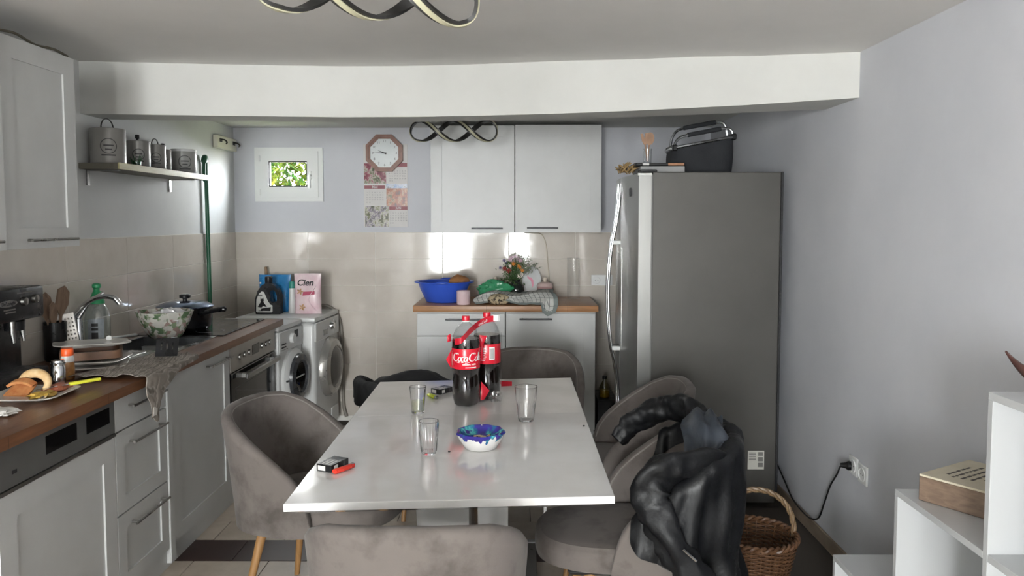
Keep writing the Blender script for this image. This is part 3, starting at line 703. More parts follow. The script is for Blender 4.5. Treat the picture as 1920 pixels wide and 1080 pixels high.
# slotted turner lying on the towel
t = thing('slotted_turner', 'black slotted kitchen turner lying on the grey towel', 'spatula', (-1.54, 3.33, .93))
Mt = T(-1.535, 3.33, .932) @ RZ(12) @ RX(-28)
tm = MB().slab([-.046, -.026, -.020, -.003, .003, .020, .026, .046], [0, .03, .062, .085], lambda i, j: not (i % 2 == 1 and j == 1), -.0015, .0015, lambda u, v, q: (u, q, v))
mk('blade', MB().add(tm.v, tm.f, Mt), black_p, t, False)
mk('handle', MB().tube([(.01, 0, .083), (.02, .03, .095), (-.03, .12, .088), (-.09, .22, .128)], [.006, .005, .006, .009], 8, M=Mt), chrome, t)

# shelf with canisters
t = thing('wall_shelf', 'narrow wooden shelf with pale front edge on the left wall', 'shelf', (-2.02, 4.26, 1.79))
mk('board', MB().box(-2.118, -1.925, 3.725, 4.81, 1.776, 1.806, .002), M('dark_shelf_board', (120, 116, 104), .6, var=(6, (106, 102, 92))), t, False)
mk('edge_strip', MB().box(-1.9255, -1.918, 3.722, 4.813, 1.775, 1.807, .001), wood('pale_green_pine', (186, 180, 134), (170, 160, 116), 8, (2, 1, 8)), t, False)
for y in (3.80, 4.70): mk('bracket', MB().box(-2.118, -2.112, y - .012, y + .012, 1.70, 1.776).box(-2.118, -1.96, y - .012, y + .012, 1.770, 1.776), steel, t, False)
can_m = M('grey_enamel_tin', (158, 156, 152), .35, .2, var=(4, (146, 144, 140)))
can_e = M('tin_print', (78, 78, 78), .5, rvar=(20, .4, .6))
wire_m = M('dark_wire', (70, 68, 64), .4, .7, rvar=(20, .3, .5))
def canister(lab, y, r, h, handle, x=-2.025, plastic=False, cap=True):
    c = (x, y, 1.806)
    t = thing('canister', lab, 'canister', c, 'tins on the wall shelf')
    mk('tin', MB().lathe([(r * .97, 0), (r, .003), (r, h - .012), (r * .98, h - .011), (0, h - .011)], 32, c), can_m if not plastic else M('frosted_plastic', (168, 168, 164), .3, var=(6, (150, 150, 146))), t)
    ld = mk('lid', MB().lathe([(r * 1.015, h - .016), (r * 1.02, h - .002), (r * .97, h), (0, h + .002)], 32, c), can_m if not plastic else white_p, t)
    if handle == 'arch': mk('wire_handle', MB().tube([(x + .0, y - r * .72 * math.cos(a), 1.806 + h + r * .62 * math.sin(a)) for a in [i * math.pi / 12 for i in range(13)]], .003, 6), wire_m, ld)
    if handle == 'knob': mk('knob', MB().lathe([(.006, h), (.006, h + .012), (.011, h + .016), (.011, h + .034), (0, h + .036)], 14, c), black_p, ld)
    # printed round emblem with a caption, wrapped on the tin, facing the room
    a0 = -1.05; rr = r * 1.003; em = min(.038, r * .5)
    rg = MB().grid(lambda u, v: (x + rr * math.cos(a0 + (em - .004 * v) * math.cos(u * 6.2832) / r), y + rr * math.sin(a0 + (em - .004 * v) * math.cos(u * 6.2832) / r), 1.806 + h * .48 + (em - .004 * v) * math.sin(u * 6.2832)), 28, 2, cu=True)
    e = mk('round_emblem', rg, can_e, t)
    for wz, hw in ((.0, .6), (-.26, .4), (-.62, .85)):
        mk('print_line', MB().grid(lambda u, v: (x + rr * math.cos(a0 + (u - .5) * 2 * hw * em / r), y + rr * math.sin(a0 + (u - .5) * 2 * hw * em / r), 1.806 + h * .48 + wz * em * 2 + v * .007), 8, 2), can_e, e)
    return t
canister('largest grey tin with wire handle at the near end of the shelf', 3.825, .082, .172, 'arch')
canister('grey tin with dark knob, second on the wall shelf', 4.125, .062, .142, 'knob')
canister('grey tin with wire handle, middle of the wall shelf', 4.325, .055, .142, 'arch')
canister('slim grey tin with dark knob, fourth on the wall shelf', 4.475, .045, .130, 'knob', -2.05)
canister('frosted plastic tub at the far end of the wall shelf', 4.69, .075, .15, None, plastic=True)
t = thing('glass_tealight', 'small green glass candle holder in front of the tins', 'candle holder', (-1.965, 4.02, 1.806))
mk('glass', MB().lathe([(.018, 0), (.022, .004), (.024, .024), (.021, .024), (.019, .006), (0, .005)], 16, (-1.965, 3.985, 1.806)), thin_glass('green_glass', (.5, .75, .6), .02, .6, .12), t)
gp = MB()
for i in range(14):
    a = i * 2.4; gp.tube([(-1.965, 3.985, 1.812), (-1.965 + .02 * math.cos(a), 3.985 + .02 * math.sin(a), 1.83), (-1.965 + .034 * math.cos(a), 3.985 + .036 * math.sin(a), 1.838 + .014 * (i % 3))], [.002, .003, .0006], 5)
mk('sprig', gp, M('dark_sprig', (60, 92, 66), .6, rvar=(20, .5, .7)), t)

# hook rail, green mop
t = thing('hook_rail', 'short white hook board high on the left wall', 'hook rail', (-2.11, 5.57, 2.08))
mk('board', MB().box(-2.118, -2.085, 5.39, 5.76, 2.035, 2.125, .004), M('cream_board', (220, 216, 200), .5, rvar=(9, .4, .6)), t, False)
for y in (5.45, 5.70): mk('hook', MB().tube(bez([(-2.085, y, 2.095), (-2.06, y + .005, 2.093), (-2.045, y + .01, 2.078), (-2.052, y + .012, 2.065)], 4), .006, 6).box(-2.086, -2.081, y - .02, y + .02, 2.078, 2.104), wire_m, t)
t = thing('mop', 'green floor mop standing in the corner behind the hob', 'mop', (-2.09, 5.22, 0))
grn = M('green_mop_plastic', (36, 98, 70), .4, rvar=(12, .3, .5))
mk('pole', MB().tube([(-2.094, 5.235, .02), (-2.094, 5.20, 1.90)], .0135, 12), grn, t)
mk('head', MB().tube(bez([(-2.094, 5.21, 1.80), (-2.094, 5.20, 1.90), (-2.09, 5.185, 1.935), (-2.082, 5.155, 1.945), (-2.076, 5.13, 1.925), (-2.075, 5.12, 1.86), (-2.075, 5.125, 1.78)], 5), [.014] * 10 + [.02] * 12 + [.012] * 8 + [.004], 10), grn, t)

# ------------------------------------------------------------------ washing machines (turned slightly towards the room)
def washer(lab, A, B, depth, h, style):
    dx, dy = B[0] - A[0], B[1] - A[1]; W = math.hypot(dx, dy); ang = -math.atan2(dx, dy)
    t = thing('washing_machine', lab, 'washing machine', (A[0], A[1], 0), rz=ang, local=True)
    K = dict(local=True)
    rad = .03 if style == 2 else .012
    mk('body', MB().box(-depth, 0, 0, W, .035, h - .035, rad, 3), washer_m, t, **K)
    mk('top', MB().box(-depth, .002, 0, W, h - .032, h, .008, 2), washer_m, t, **K)
    for x in (-.06, -depth + .06):
        for y in (.05, W - .05): mk('foot', MB().lathe([(.022, 0), (.022, .02), (.015, .04), (0, .04)], 12, (x, y, 0)), dark_m, t, **K)
    pz = h - .17
    p = mk('control_panel', MB().box(-.01, .006, .008, W - .008, pz, h - .038, .004), washer_m, t, **K)
    Q = lambda y, z: T(.005, y, z) @ RY(90)
    if style == 1:
        mk('programme_knob', MB().lathe([(.034, 0), (.032, .02), (.028, .024), (0, .024)], 24, M=Q(W * .50, h - .10)), white_p, p, **K)
        mk('display', MB().box(.005, .009, W * .63, W * .78, h - .105, h - .055, .001), dark_m, p, **K)
        for z in (h - .125, h - .145): mk('button', MB().box(.005, .010, W * .08, W * .26, z, z + .009, .002), dark_m, p, **K)
        mk('drawer_line', MB().box(.005, .0075, .02, W * .34, pz + .012, pz + .014), dark_m, p, **K)
    else:
        mk('programme_knob', MB().lathe([(.03, 0), (.03, .012), (.022, .028), (0, .03)], 24, M=Q(W * .62, h - .095)), chrome, p, **K)
        mk('display', MB().box(.005, .009, W * .30, W * .46, h - .145, h - .105, .001), M('grey_display', (120, 120, 118), .3, rvar=(9, .2, .4)), p, **K)
        mk('drawer', MB().box(.004, .010, W * .74, W * .95, h - .155, h - .055, .003), washer_m, p, **K)
        mk('button', MB().lathe([(.011, 0), (.009, .008), (0, .008)], 14, M=Q(W * .80, h - .08)), steel, p, **K)
    cz = .50 if style == 1 else .475; cy = W * .54; Rd = min(.235, W * .47) if style == 1 else .215
    Q = T(0, cy, cz) @ RY(90)
    if style == 1:
        d = mk('door', MB().lathe([(Rd, 0), (Rd, .02), (Rd - .02, .04), (Rd - .045, .045), (Rd - .045, .03)], 48, M=Q, cap=False), washer_m, t, **K)
        mk('door_ring', MB().lathe([(Rd - .03, .036), (Rd - .035, .062), (Rd - .075, .07), (Rd - .085, .05)], 48, M=Q, cap=False), M('grey_door_ring', (58, 60, 64), .3, rvar=(9, .2, .4)), d, **K)
        mk('door_glass', MB().lathe([(Rd - .08, .055), (Rd - .1, .045), (.06, .02), (0, .016)], 48, M=Q, cap=False), black_g, d, **K)
        mk('catch', MB().box(.03, .044, -.012, .012, -.006, .006, .002, M=T(0, cy - Rd + .02, cz + .0)), dark_m, d, **K)
        mk('glint_bar', MB().box(.046, .054, cy - .085, cy + .085, cz - .006, cz + .002, .001), white_p, d, **K)  # white bar modelled as a glint across the door glass
    else:
        d = mk('door', MB().lathe([(Rd, 0), (Rd, .02), (Rd - .02, .05), (Rd - .06, .06), (Rd - .07, .05)], 48, M=Q, cap=False), M('silver_door_ring', (176, 174, 170), .25, .6, rvar=(9, .18, .3)), t, **K)
        mk('door_glass', MB().lathe([(Rd - .066, .052), (Rd - .10, .075), (.06, .085), (0, .086)], 48, M=Q, cap=False), M('grey_door_glass', (92, 88, 84), .12, rvar=(9, .08, .18)), d, **K)
        mk('handle', MB().grid(lambda u, v: (.055 + .01 * v, cy - (Rd - .01 - .05 * v) * math.cos((u - .5) * 1.0), cz + (Rd - .01) * math.sin((u - .5) * 1.0)), 14, 3), chrome, d, **K)
        mk('filter_flap', MB().box(-.002, .008, W * .62, W * .92, .06, .16, .004), washer_m, t, **K)
    return t
washer('white front loader with dark ringed porthole next to the oven', (-1.50, 4.80), (-1.462, 5.19), .54, .855, 1)
washer('white front loader with silver grey bulging door in the far corner', (-1.376, 5.205), (-1.338, 5.735), .56, .86, 2)
single('drain_hose', MB().tube(bez([(-1.55, 5.765, .862), (-1.46, 5.765, .885), (-1.39, 5.765, .86), (-1.335, 5.765, .78), (-1.318, 5.765, .6), (-1.315, 5.765, .3), (-1.312, 5.765, .12), (-1.29, 5.755, .035)], 6), .0125, 10), M('grey_hose', (134, 128, 120), .5, rvar=(20, .4, .6)), 'grey drain hose curving down beside the far washing machine', 'hose', (-1.32, 5.765, .02))

# things on the washing machines
zt = .8605
t = thing('detergent_bag', 'blue laundry powder bag behind the black bottle', 'bag', (-1.765, 5.58, zt))
def bagf(x0, x1, y, z0, z1, bulge, seed, topn=.02):
    def f(u, v):
        a = u * 2 * math.pi; s_ = math.sin(a); c_ = math.cos(a)
        sx = math.copysign(abs(c_) ** .5, c_); k = math.sin(math.pi * min(1, .16 + v * .86)) ** .6 * (1 - .86 * v ** 3)
        x = (x0 + x1) / 2 + (x1 - x0) / 2 * sx * (1 - .04 * math.sin(v * 3.1))
        n_ = noise.noise(Vector((x * 14, v * 5, seed)))
        return (x, y + bulge * s_ * k + .006 * n_ * v, z0 + (z1 - z0) * v + .004 * n_ * v)
    m = MB().grid(f, 36, 14, cu=True); k = len(m.v)
    m.f.append(tuple(i * 14 for i in range(36))); m.f.append(tuple(i * 14 + 13 for i in range(36))); return m
mk('pouch', bagf(-1.885, -1.648, 5.60, zt, 1.13, .05, 2), M('blue_film', (40, 120, 176), .3, var=(4, (84, 96, 104), .5, .62), rvar=(9, .2, .4)), t)
for i, (x, z) in enumerate(((-1.865, 1.07), (-1.69, .93), (-1.85, .93))): mk('white_print', MB().lathe([(.007, 0), (.007, .002), (0, .002)], 10, M=T(x, 5.572, z) @ RX(90)), white_p, t)
single('wooden_brush', MB().box(-.010, .010, -.006, .006, 0, .32, .004, M=T(-1.86, 5.715, zt) @ RY(-2)), wood('pale_brush_wood', (150, 122, 92), (128, 100, 74), 9), 'small wooden brush handle sticking up behind the blue bag', 'brush', (-1.86, 5.715, zt))
t = thing('detergent_bottle', 'black detergent bottle with handle and white label', 'bottle', (-1.77, 5.44, zt))
bl = M('black_bottle_plastic', (26, 27, 30), .3, rvar=(9, .22, .4))
Mb = T(-1.765, 5.45, zt)
outl = [(-.085, 0), (.085, 0), (.09, .03), (.09, .12), (.08, .165), (.055, .20), (.03, .215), (-.01, .222), (-.04, .205), (-.07, .165), (-.088, .11), (-.09, .03)]
hole = [(.03, .085), (.056, .085), (.066, .095), (.066, .13), (.058, .155), (.045, .17), (.032, .172), (.022, .165), (.018, .15), (.018, .12), (.02, .10), (.024, .09)]
# body with a real handle opening
ordr = sorted(outl, key=lambda p: math.atan2(p[1] - .128, p[0] - .042)); ordh = sorted(hole, key=lambda p: math.atan2(p[1] - .128, p[0] - .042))
mk('bottle', MB().ring(ordr, ordh, -.035, .035, Mb @ XZ), bl, t)
mk('cap', MB().lathe([(.024, .215), (.026, .222), (.026, .262), (.022, .266), (0, .266)], 20, (-1.765, 5.45, zt)), bl, t)
lab = mk('label', MB().prism([(-.082, .02), (-.075, .014), (.03, .014), (.035, .02), (.035, .062), (.022, .068), (.005, .09), (-.012, .13), (-.024, .158), (-.04, .162), (-.06, .145), (-.078, .105)], .0355, .0362, Mb @ Matrix(((1, 0, 0, 0), (0, 0, -1, 0), (0, 1, 0, 0), (0, 0, 0, 1)))), M('white_label', (214, 214, 210), .5, rvar=(20, .4, .6)), t, False)
# black dress print on the label
XZn = Matrix(((1, 0, 0, 0), (0, 0, -1, 0), (0, 1, 0, 0), (0, 0, 0, 1)))
mk('dress_print', MB().prism([(-.048, .122), (-.044, .108), (-.038, .112), (-.032, .108), (-.028, .122), (-.026, .098), (-.029, .088), (-.004, .05), (-.03, .058), (-.045, .047), (-.07, .052), (-.047, .088), (-.05, .098)][::-1], .0363, .0367, Mb @ XZn).prism([(-.05, .024), (.02, .022), (.024, .05), (0, .047), (-.045, .04)], .0363, .0367, Mb @ XZn), black_p, lab, False)
for z in (.134, .128, .022): mk('print_line', MB().box(-.065, -.036, -.0368, -.0362, z, z + .004, M=Mb), black_p, lab, False)
c = (-1.614, 5.50, zt)
t = thing('shampoo_tube', 'slim white bottle with teal cap between black bottle and pink pouch', 'bottle', c)
mk('tube', MB().lathe([(.026, 0), (.027, .01), (.024, .09), (.02, .17), (.02, .178), (0, .178)], 24, c), white_p, t)
mk('cap', MB().lathe([(.021, .178), (.021, .222), (.019, .226), (0, .226)], 24, c), M('teal_cap', (52, 140, 128), .4, rvar=(9, .3, .5)), t)
t = thing('refill_pouch', 'pink cosmetics refill pouch standing on the far washing machine', 'pouch', (-1.485, 5.46, zt))
px_ = M('pink_film', (222, 190, 198), .28, var=(6, (232, 214, 216), .4, .6), rvar=(9, .15, .35))
mk('pouch', bagf(-1.585, -1.392, 5.46, zt, 1.147, .035, 5), px_, t)
vs_, fs_ = text_geo('Cien', .062, .25, .0012)
XZf = Matrix(((1, 0, 0, 0), (0, 0, -1, 0), (0, 1, 0, 0), (0, 0, 0, 1)))
mk('lettering', MB().add(vs_, fs_, T(-1.502, 5.4325, 1.082) @ XZf), black_p, t, False)
mk('red_banner', MB().prism([(-.04, -.016), (.046, -.008), (.046, .016), (-.034, .012)], 0, .001, T(-1.478, 5.4225, 1.008) @ XZf), M('crimson_print', (178, 60, 92), .4, rvar=(9, .3, .5)), t, False)
for fx, fz in ((-1.535, 1.02), (-1.52, .91)):
    fm = MB()
    for k in range(5):
        a = k * 1.2566; fm.prism([(0, 0), (.014 * math.cos(a - .4), .014 * math.sin(a - .4)), (.026 * math.cos(a), .026 * math.sin(a)), (.014 * math.cos(a + .4), .014 * math.sin(a + .4))], 0, .001, T(fx, 5.4205, fz) @ XZf)
    mk('flower_print', fm, M('orange_flower_print', (206, 150, 92), .5, var=(60, (150, 120, 60))), t, False)
mk('foil_crease', MB().tube(bez([(-1.425, 5.424, 1.06), (-1.46, 5.422, 1.00), (-1.475, 5.42, .96), (-1.455, 5.42, .92), (-1.425, 5.425, .885)], 4), .0025, 5), px_, t)

# ------------------------------------------------------------------ back wall: window wall, calendar, clock
t = thing('calendar', 'paper calendar sheet with landscape photos hanging under the clock', 'calendar', (-.98, 5.785, 1.474))
paper = M('calendar_paper', (216, 214, 212), .6, var=(9, (206, 204, 202)))
mk('sheet', MB().box(-1.145, -.815, 5.781, 5.786, 1.474, 2.094, .001), paper, t, False)
def scenery(name, cols, sc, seed):
    q = NT(name); P = q.pos(); mp = q.n('ShaderNodeMapping'); mp.inputs['Location'].default_value = (seed, seed, seed); mp.inputs['Scale'].default_value = (1, 1, .7); q.l(P, mp.inputs[0])
    nz = q.n('ShaderNodeTexNoise', i_Scale=sc, i_Detail=6.0, i_Roughness=.75); q.l(mp.outputs[0], nz.inputs[0])
    q.l(q.ramp(nz.outputs[0], [(p, rgb(*c)) for p, c in cols]), q.b.inputs['Base Color']); q.b.inputs['Roughness'].default_value = .15; return q.m
red = M('calendar_red', (150, 86, 92), .5, var=(20, (136, 76, 84)))
def pic(x0, x1, z0, z1, mat, nm='photo'): return mk(nm, MB().box(x0, x1, 5.7795, 5.7815, z0, z1), mat, t, False)
pic(-1.142, -.976, 1.802, 1.952, scenery('autumn_waterfall', [(.36, (44, 54, 40)), (.45, (120, 118, 92)), (.49, (206, 200, 190)), (.52, (150, 84, 96)), (.62, (110, 50, 66))], 22, 3))
pic(-.975, -.818, 1.634, 1.765, scenery('red_meadow', [(.38, (70, 58, 48)), (.46, (146, 70, 62)), (.52, (160, 104, 66)), (.56, (196, 160, 140)), (.64, (84, 88, 58))], 26, 9))
pic(-.975, -.818, 1.765, 1.799, scenery('mountain_sky', [(.4, (120, 150, 196)), (.55, (216, 220, 228)), (.62, (70, 80, 100))], 14, 5))
pic(-1.136, -.96, 1.478, 1.632, scenery('green_falls', [(.36, (48, 50, 38)), (.45, (112, 112, 78)), (.50, (206, 204, 192)), (.55, (128, 116, 136)), (.63, (76, 80, 52))], 24, 1))
pic(-.95, -.818, 1.925, 1.955, red, 'month_strip'); pic(-1.14, -.985, 1.762, 1.786, red, 'month_strip'); pic(-.955, -.818, 1.604, 1.630, red, 'month_strip')
for s_, x, z in (('MAI', -1.06, 1.774), ('JUN', -.885, 1.617)):
    vs_, fs_ = text_geo(s_, .024, 0, .0006); mk('lettering', MB().add(vs_, fs_, T(x, 5.7792, z) @ XZf), paper, t, False)
DIG = [text_geo(str(d + 1), .0125) for d in range(30)]; ink = M('date_ink', (128, 126, 130), .6, rvar=(20, .5, .7))
for x, z in ((-.89, 1.86), (-1.06, 1.70), (-.885, 1.545)):
    gm_ = MB()
    for dd_ in range(30):
        v_, f_ = DIG[dd_]; gm_.add(v_, f_, T(x - .060 + (dd_ % 7) * .0195, 5.7805, z + .034 - (dd_ // 7) * .0185) @ XZf)
    mk('date_grid', gm_, ink, t, False)
C0 = (-.983, 2.026)
t = thing('wall_clock', 'octagonal wooden wall clock with white face', 'clock', (-.983, 5.78, 2.026))
oc = lambda r: [(C0[0] + r * math.cos(R(22.5 + 45 * k)), C0[1] + r * math.sin(R(22.5 + 45 * k))) for k in range(8)]
ck = wood('clock_frame_wood', (142, 98, 80), (116, 78, 64), 20, rough=.4)
mk('frame', MB().ring(oc(.148), oc(.128), 5.742, 5.78, XZ).ring(oc(.132), oc(.114), 5.750, 5.778, XZ), ck, t, False)
mk('face', MB().prism(oc(.116), 5.762, 5.772, XZ), M('clock_face', (226, 230, 230), .35, var=(9, (218, 224, 224))), t, False)
num = M('clock_print', (96, 96, 98), .5, rvar=(20, .4, .6))
for k in range(1, 13):
    a = R(90 - 30 * k); vs_, fs_ = text_geo(str(k), .026); mk('numeral', MB().add(vs_, fs_, T(C0[0] + .088 * math.cos(a), 5.7612, C0[1] + .088 * math.sin(a)) @ XZf), num, t, False)
def hand(nm, deg, L, w_, y):
    a = R(90 - deg); u = (math.cos(a), math.sin(a)); v = (-u[1], u[0])
    pts = [(C0[0] - u[0] * .015 + v[0] * w_, C0[1] - u[1] * .015 + v[1] * w_), (C0[0] - u[0] * .015 - v[0] * w_, C0[1] - u[1] * .015 - v[1] * w_), (C0[0] + u[0] * L, C0[1] + u[1] * L)]
    mk(nm, MB().prism(pts, y, y + .0015, XZ), dark_m, t, False)
hand('hour_hand', 293, .062, .005, 5.757); hand('minute_hand', 272, .086, .004, 5.754)
mk('crystal', MB().prism(oc(.115), 5.7475, 5.7495, XZ), thin_glass('clock_crystal', (1, 1, 1), .02, .3, .03), t, False)

# wall cabinets on the back wall
def wall_cab_back(x0, x1, z0, z1, hx0, hx1, lab):
    t = thing('wall_cabinet', lab, 'cabinet', (x0, 5.78, z0), 'wall cabinets over the back counter')
    mk('carcass', MB().box(x0, x1, 5.442, 5.778, z0 + .002, z1, .002), cab_in, t, False)
    d = shaker('door', t, '-y', 5.44, x0 + .001, x1 - .002, z0, z1 - .002, .078)
    bar_handle(d, '-y', 5.42, hx0, hx1, z0 + .032, .0055, .028, M('dark_handle_metal', (96, 96, 98), .35, .9, rvar=(30, .3, .45)))
wall_cab_back(-.602, -.012, 1.437, 2.19, -.315, -.095, 'grey shaker wall cabinet behind the far spiral lamp')
wall_cab_back(-.008, .598, 1.440, 2.195, .075, .292, 'grey shaker wall cabinet nearest the fridge')
single('lamp_cord', MB().tube(bez([(.06, 5.60, 1.436), (.13, 5.70, 1.432), (.19, 5.765, 1.42), (.22, 5.768, 1.36), (.235, 5.77, 1.25), (.245, 5.77, 1.12), (.25, 5.765, 1.05), (.25, 5.72, .958)], 5), .0035, 6), M('cream_cord', (200, 190, 172), .6, rvar=(20, .5, .7)), 'thin cream cable hanging from the wall cabinet down behind the pink jar', 'cable', (.25, 5.76, .955))

# back base units and worktop
def base_back(x0, x1, lab, drawer, hx):
    t = thing('base_cabinet', lab, 'cabinet', (x0, 5.2, 0))
    mk('carcass', MB().box(x0, x1, 5.192, 5.775, .09, .905), cab_in, t, False)
    mk('plinth', MB().box(x0 + .005, x1 - .005, 5.22, 5.235, 0, .09), cab_m, t, False)
    hm = M('dark_handle_metal_base', (92, 92, 94), .35, .9, rvar=(30, .3, .45))
    if drawer:
        d = shaker('drawer', t, '-y', 5.19, x0 + .002, x1 - .003, .747, .895, .0, flat=True); bar_handle(d, '-y', 5.17, hx[0], hx[1], .857, .0055, .028, hm)
        d = shaker('door', t, '-y', 5.19, x0 + .002, x1 - .003, .10, .740, .078); bar_handle(d, '-y', 5.17, hx[1] - .12, hx[1] + .12, .704, .0055, .028, hm)
    else:
        d = shaker('door', t, '-y', 5.19, x0 + .002, x1 - .003, .10, .895, .078); bar_handle(d, '-y', 5.17, hx[0], hx[1], .860, .0055, .028, hm)
base_back(-.674, -.074, 'grey base cabinet with one top drawer behind the cola bottles', True, (-.478, -.226))
base_back(-.070, .538, 'grey single door base cabinet nearest the fridge', False, (.022, .241))
single('worktop', MB().box(-.70, .556, 5.165, 5.776, .906, .950, .004, 2), top_b, 'short wooden worktop on the back wall under the flowers', 'worktop')

# things on the back worktop
zb = .9505
c = (-.51, 5.43, zb)
t = thing('basin', 'bright blue plastic washing up bowl on the back worktop', 'basin', c)
blue = M('blue_plastic', (54, 92, 204), .35, rvar=(9, .28, .42))
mk('bowl', MB().lathe([(.118, 0), (.125, .004), (.165, .09), (.180, .136), (.198, .142), (.198, .147), (.178, .143), (.162, .092), (.12, .008), (0, .006)], 44, c, lambda a, j, r, z: 1 + .03 * math.cos(2 * a)), blue, t)
mk('lip', MB().tube([(c[0] + .2 * math.cos(a) * (1 + .03 * math.cos(2 * a)), c[1] + .2 * math.sin(a), zb + .142 + .008 * (abs(math.sin(a)) > .97)) for a in [i * math.pi / 24 for i in range(48)]], .005, 6, closed=True), blue, t)
single('bread_loaf', blob((-.405, 5.43, 1.055), .088, 26, 14, .18, 2, 3, (.9, .8, .95)), M('loaf_crust', (176, 124, 78), .7, var=(14, (150, 98, 58)), bump=(50, .3, .004)), 'brown loaf of bread standing in the blue basin', 'bread', (-.405, 5.43, .99))
c = (-.363, 5.25, zb)
single('cup', MB().lathe([(.044, 0), (.046, .003), (.047, .092), (.044, .094), (.042, .09), (.041, .006), (0, .005)], 32, c), M('pale_pink_ceramic', (226, 200, 204), .3, rvar=(9, .25, .4)), 'pale pink cup in front of the blue basin', 'cup', c)

# baking tin hidden under the cloth, speckled loaf, plaid towel
single('baking_tin', MB().box(-.12, .23, 5.28, 5.50, zb, zb + .055, .012, 2), dark_m, 'dark baking tin hidden under the plaid towel', 'tin', (.05, 5.39, zb))
single('seeded_loaf', blob((-.118, 5.235, zb + .036), .066, 28, 16, .12, 2.5, 4, (1.2, .8, .58)), M('seeded_crust', (188, 172, 142), .75, var=(46, (58, 50, 42), .52, .58), bump=(70, .5, .006)), 'speckled seed loaf peeping out under the plaid towel', 'bread', (-.118, 5.235, zb))
def plaid():
    q = NT('plaid_tea_towel'); tc = q.n('ShaderNodeTexCoord'); uv = q.n('ShaderNodeAttribute', attribute_name='cloth_uv')
    sp = q.n('ShaderNodeSeparateXYZ'); q.l(uv.outputs['Vector'], sp.inputs[0])
    def lines(o, per, wd):
        m1 = q.n('ShaderNodeMath', operation='MULTIPLY', i_1=per); q.l(o, m1.inputs[0]); m2 = q.n('ShaderNodeMath', operation='FRACT'); q.l(m1.outputs[0], m2.inputs[0])
        m3 = q.n('ShaderNodeMath', operation='LESS_THAN', i_1=wd); q.l(m2.outputs[0], m3.inputs[0]); return m3.outputs[0]
    a = lines(sp.outputs[0], 19, .10); b = lines(sp.outputs[1], 9, .10)
    mx = q.n('ShaderNodeMath', operation='MAXIMUM'); q.l(a, mx.inputs[0]); q.l(b, mx.inputs[1])
    # grey border
    e = q.n('ShaderNodeMath', operation='GREATER_THAN', i_1=.91); q.l(sp.outputs[1], e.inputs[0])
    e2 = q.n('ShaderNodeMath', operation='LESS_THAN', i_1=.12); q.l(sp.outputs[1], e2.inputs[0])
    e3 = q.n('ShaderNodeMath', operation='GREATER_THAN', i_1=.95); q.l(sp.outputs[0], e3.inputs[0])
    mm = q.n('ShaderNodeMath', operation='MAXIMUM'); q.l(e.outputs[0], mm.inputs[0]); q.l(e2.outputs[0], mm.inputs[1])
    mm2 = q.n('ShaderNodeMath', operation='MAXIMUM'); q.l(mm.outputs[0], mm2.inputs[0]); q.l(e3.outputs[0], mm2.inputs[1])
    c1 = q.n('ShaderNodeMixRGB'); q.l(mx.outputs[0], c1.inputs[0]); c1.inputs[1].default_value = rgb(214, 214, 210); c1.inputs[2].default_value = rgb(108, 114, 112)
    c2 = q.n('ShaderNodeMixRGB'); q.l(mm2.outputs[0], c2.inputs[0]); q.l(c1.outputs[0], c2.inputs[1]); c2.inputs[2].default_value = rgb(138, 146, 144)
    q.l(c2.outputs[0], q.b.inputs['Base Color']); q.b.inputs['Roughness'].default_value = .95; return q.m
def plf(u, v):
    x = -.285 + .555 * u + .012 * math.sin(v * 7 + u * 3)
    topz = zb + .068 + .012 * math.sin(u * 9) - .03 * max(0, .25 - u) / .25
    front = 5.225 + .03 * math.sin(u * 8.5 + .5) - .05 * max(0, (u - .78)) / .22
    hump = math.exp(-((u - .31) / .16) ** 2)
    if v < .45: y = 5.50 - (5.50 - front - .04) * v / .45; z = topz + .008 * noise.noise(Vector((u * 9, v * 7, 1)))
    else:
        k = (v - .45) / .55
        y = front + .04 * (1 - k) - .03 * k * (1 - hump); z = topz - (topz - zb - .004) * k * (1 - .45 * hump) ** 1.0
        y -= .02 * hump * k
        fl = max(0, (u - .76) / .24)
        if fl > 0: y -= .035 * fl * k; z -= (.058 * k ** 2 * math.sin(min(1, fl * 1.5) * math.pi / 2)) * (1 if y < 5.165 else .0) 
    z += .006 * noise.noise(Vector((u * 14, v * 6, 7)))
    return (x, y, max(z, zb + .003) if y > 5.16 else z)
def plf2(u, v):
    p = Vector(plf(u, v))
    if u > .70 and v > .45:                       # the right hand corner slides over the front edge
        k = (v - .45) / .55; fl = min(1, (u - .70) / .2) * (1 - .35 * max(0, (u - .9) / .1))
        y = p.y + (5.125 - p.y) * fl * k ** .8
        z = p.z if y > 5.165 else min(p.z, zb + .004)
        if y < 5.160: z = zb + .004 - (k - .55) * .16 * fl
        p = Vector((p.x, y, z))
    return tuple(p)
NUp, NVp = 60, 34
pm = MB().sheet(plf2, NUp, NVp, .003)
t = thing('tea_towel', 'white tea towel with grey check and border draped over the baking tin', 'towel', (0, 5.35, zb))
me = pm.mesh('cloth', True)
at = me.attributes.new('cloth_uv', 'FLOAT_VECTOR', 'POINT')
for k in range(len(me.vertices)):
    kk = k % (NUp * NVp); at.data[k].vector = (kk // NVp / (NUp - 1), kk % NVp / (NVp - 1), 0)
mk('cloth', me, plaid(), t)
single('plastic_bag', blob((-.155, 5.50, 1.028), .092, 34, 18, .4, 2.6, 6, (1.3, .5, .72)), M('green_film', (52, 138, 92), .22, bump=(18, .9, .012), var=(8, (78, 164, 120))), 'crumpled green plastic bag behind the plaid towel', 'bag', (-.14, 5.52, zb))
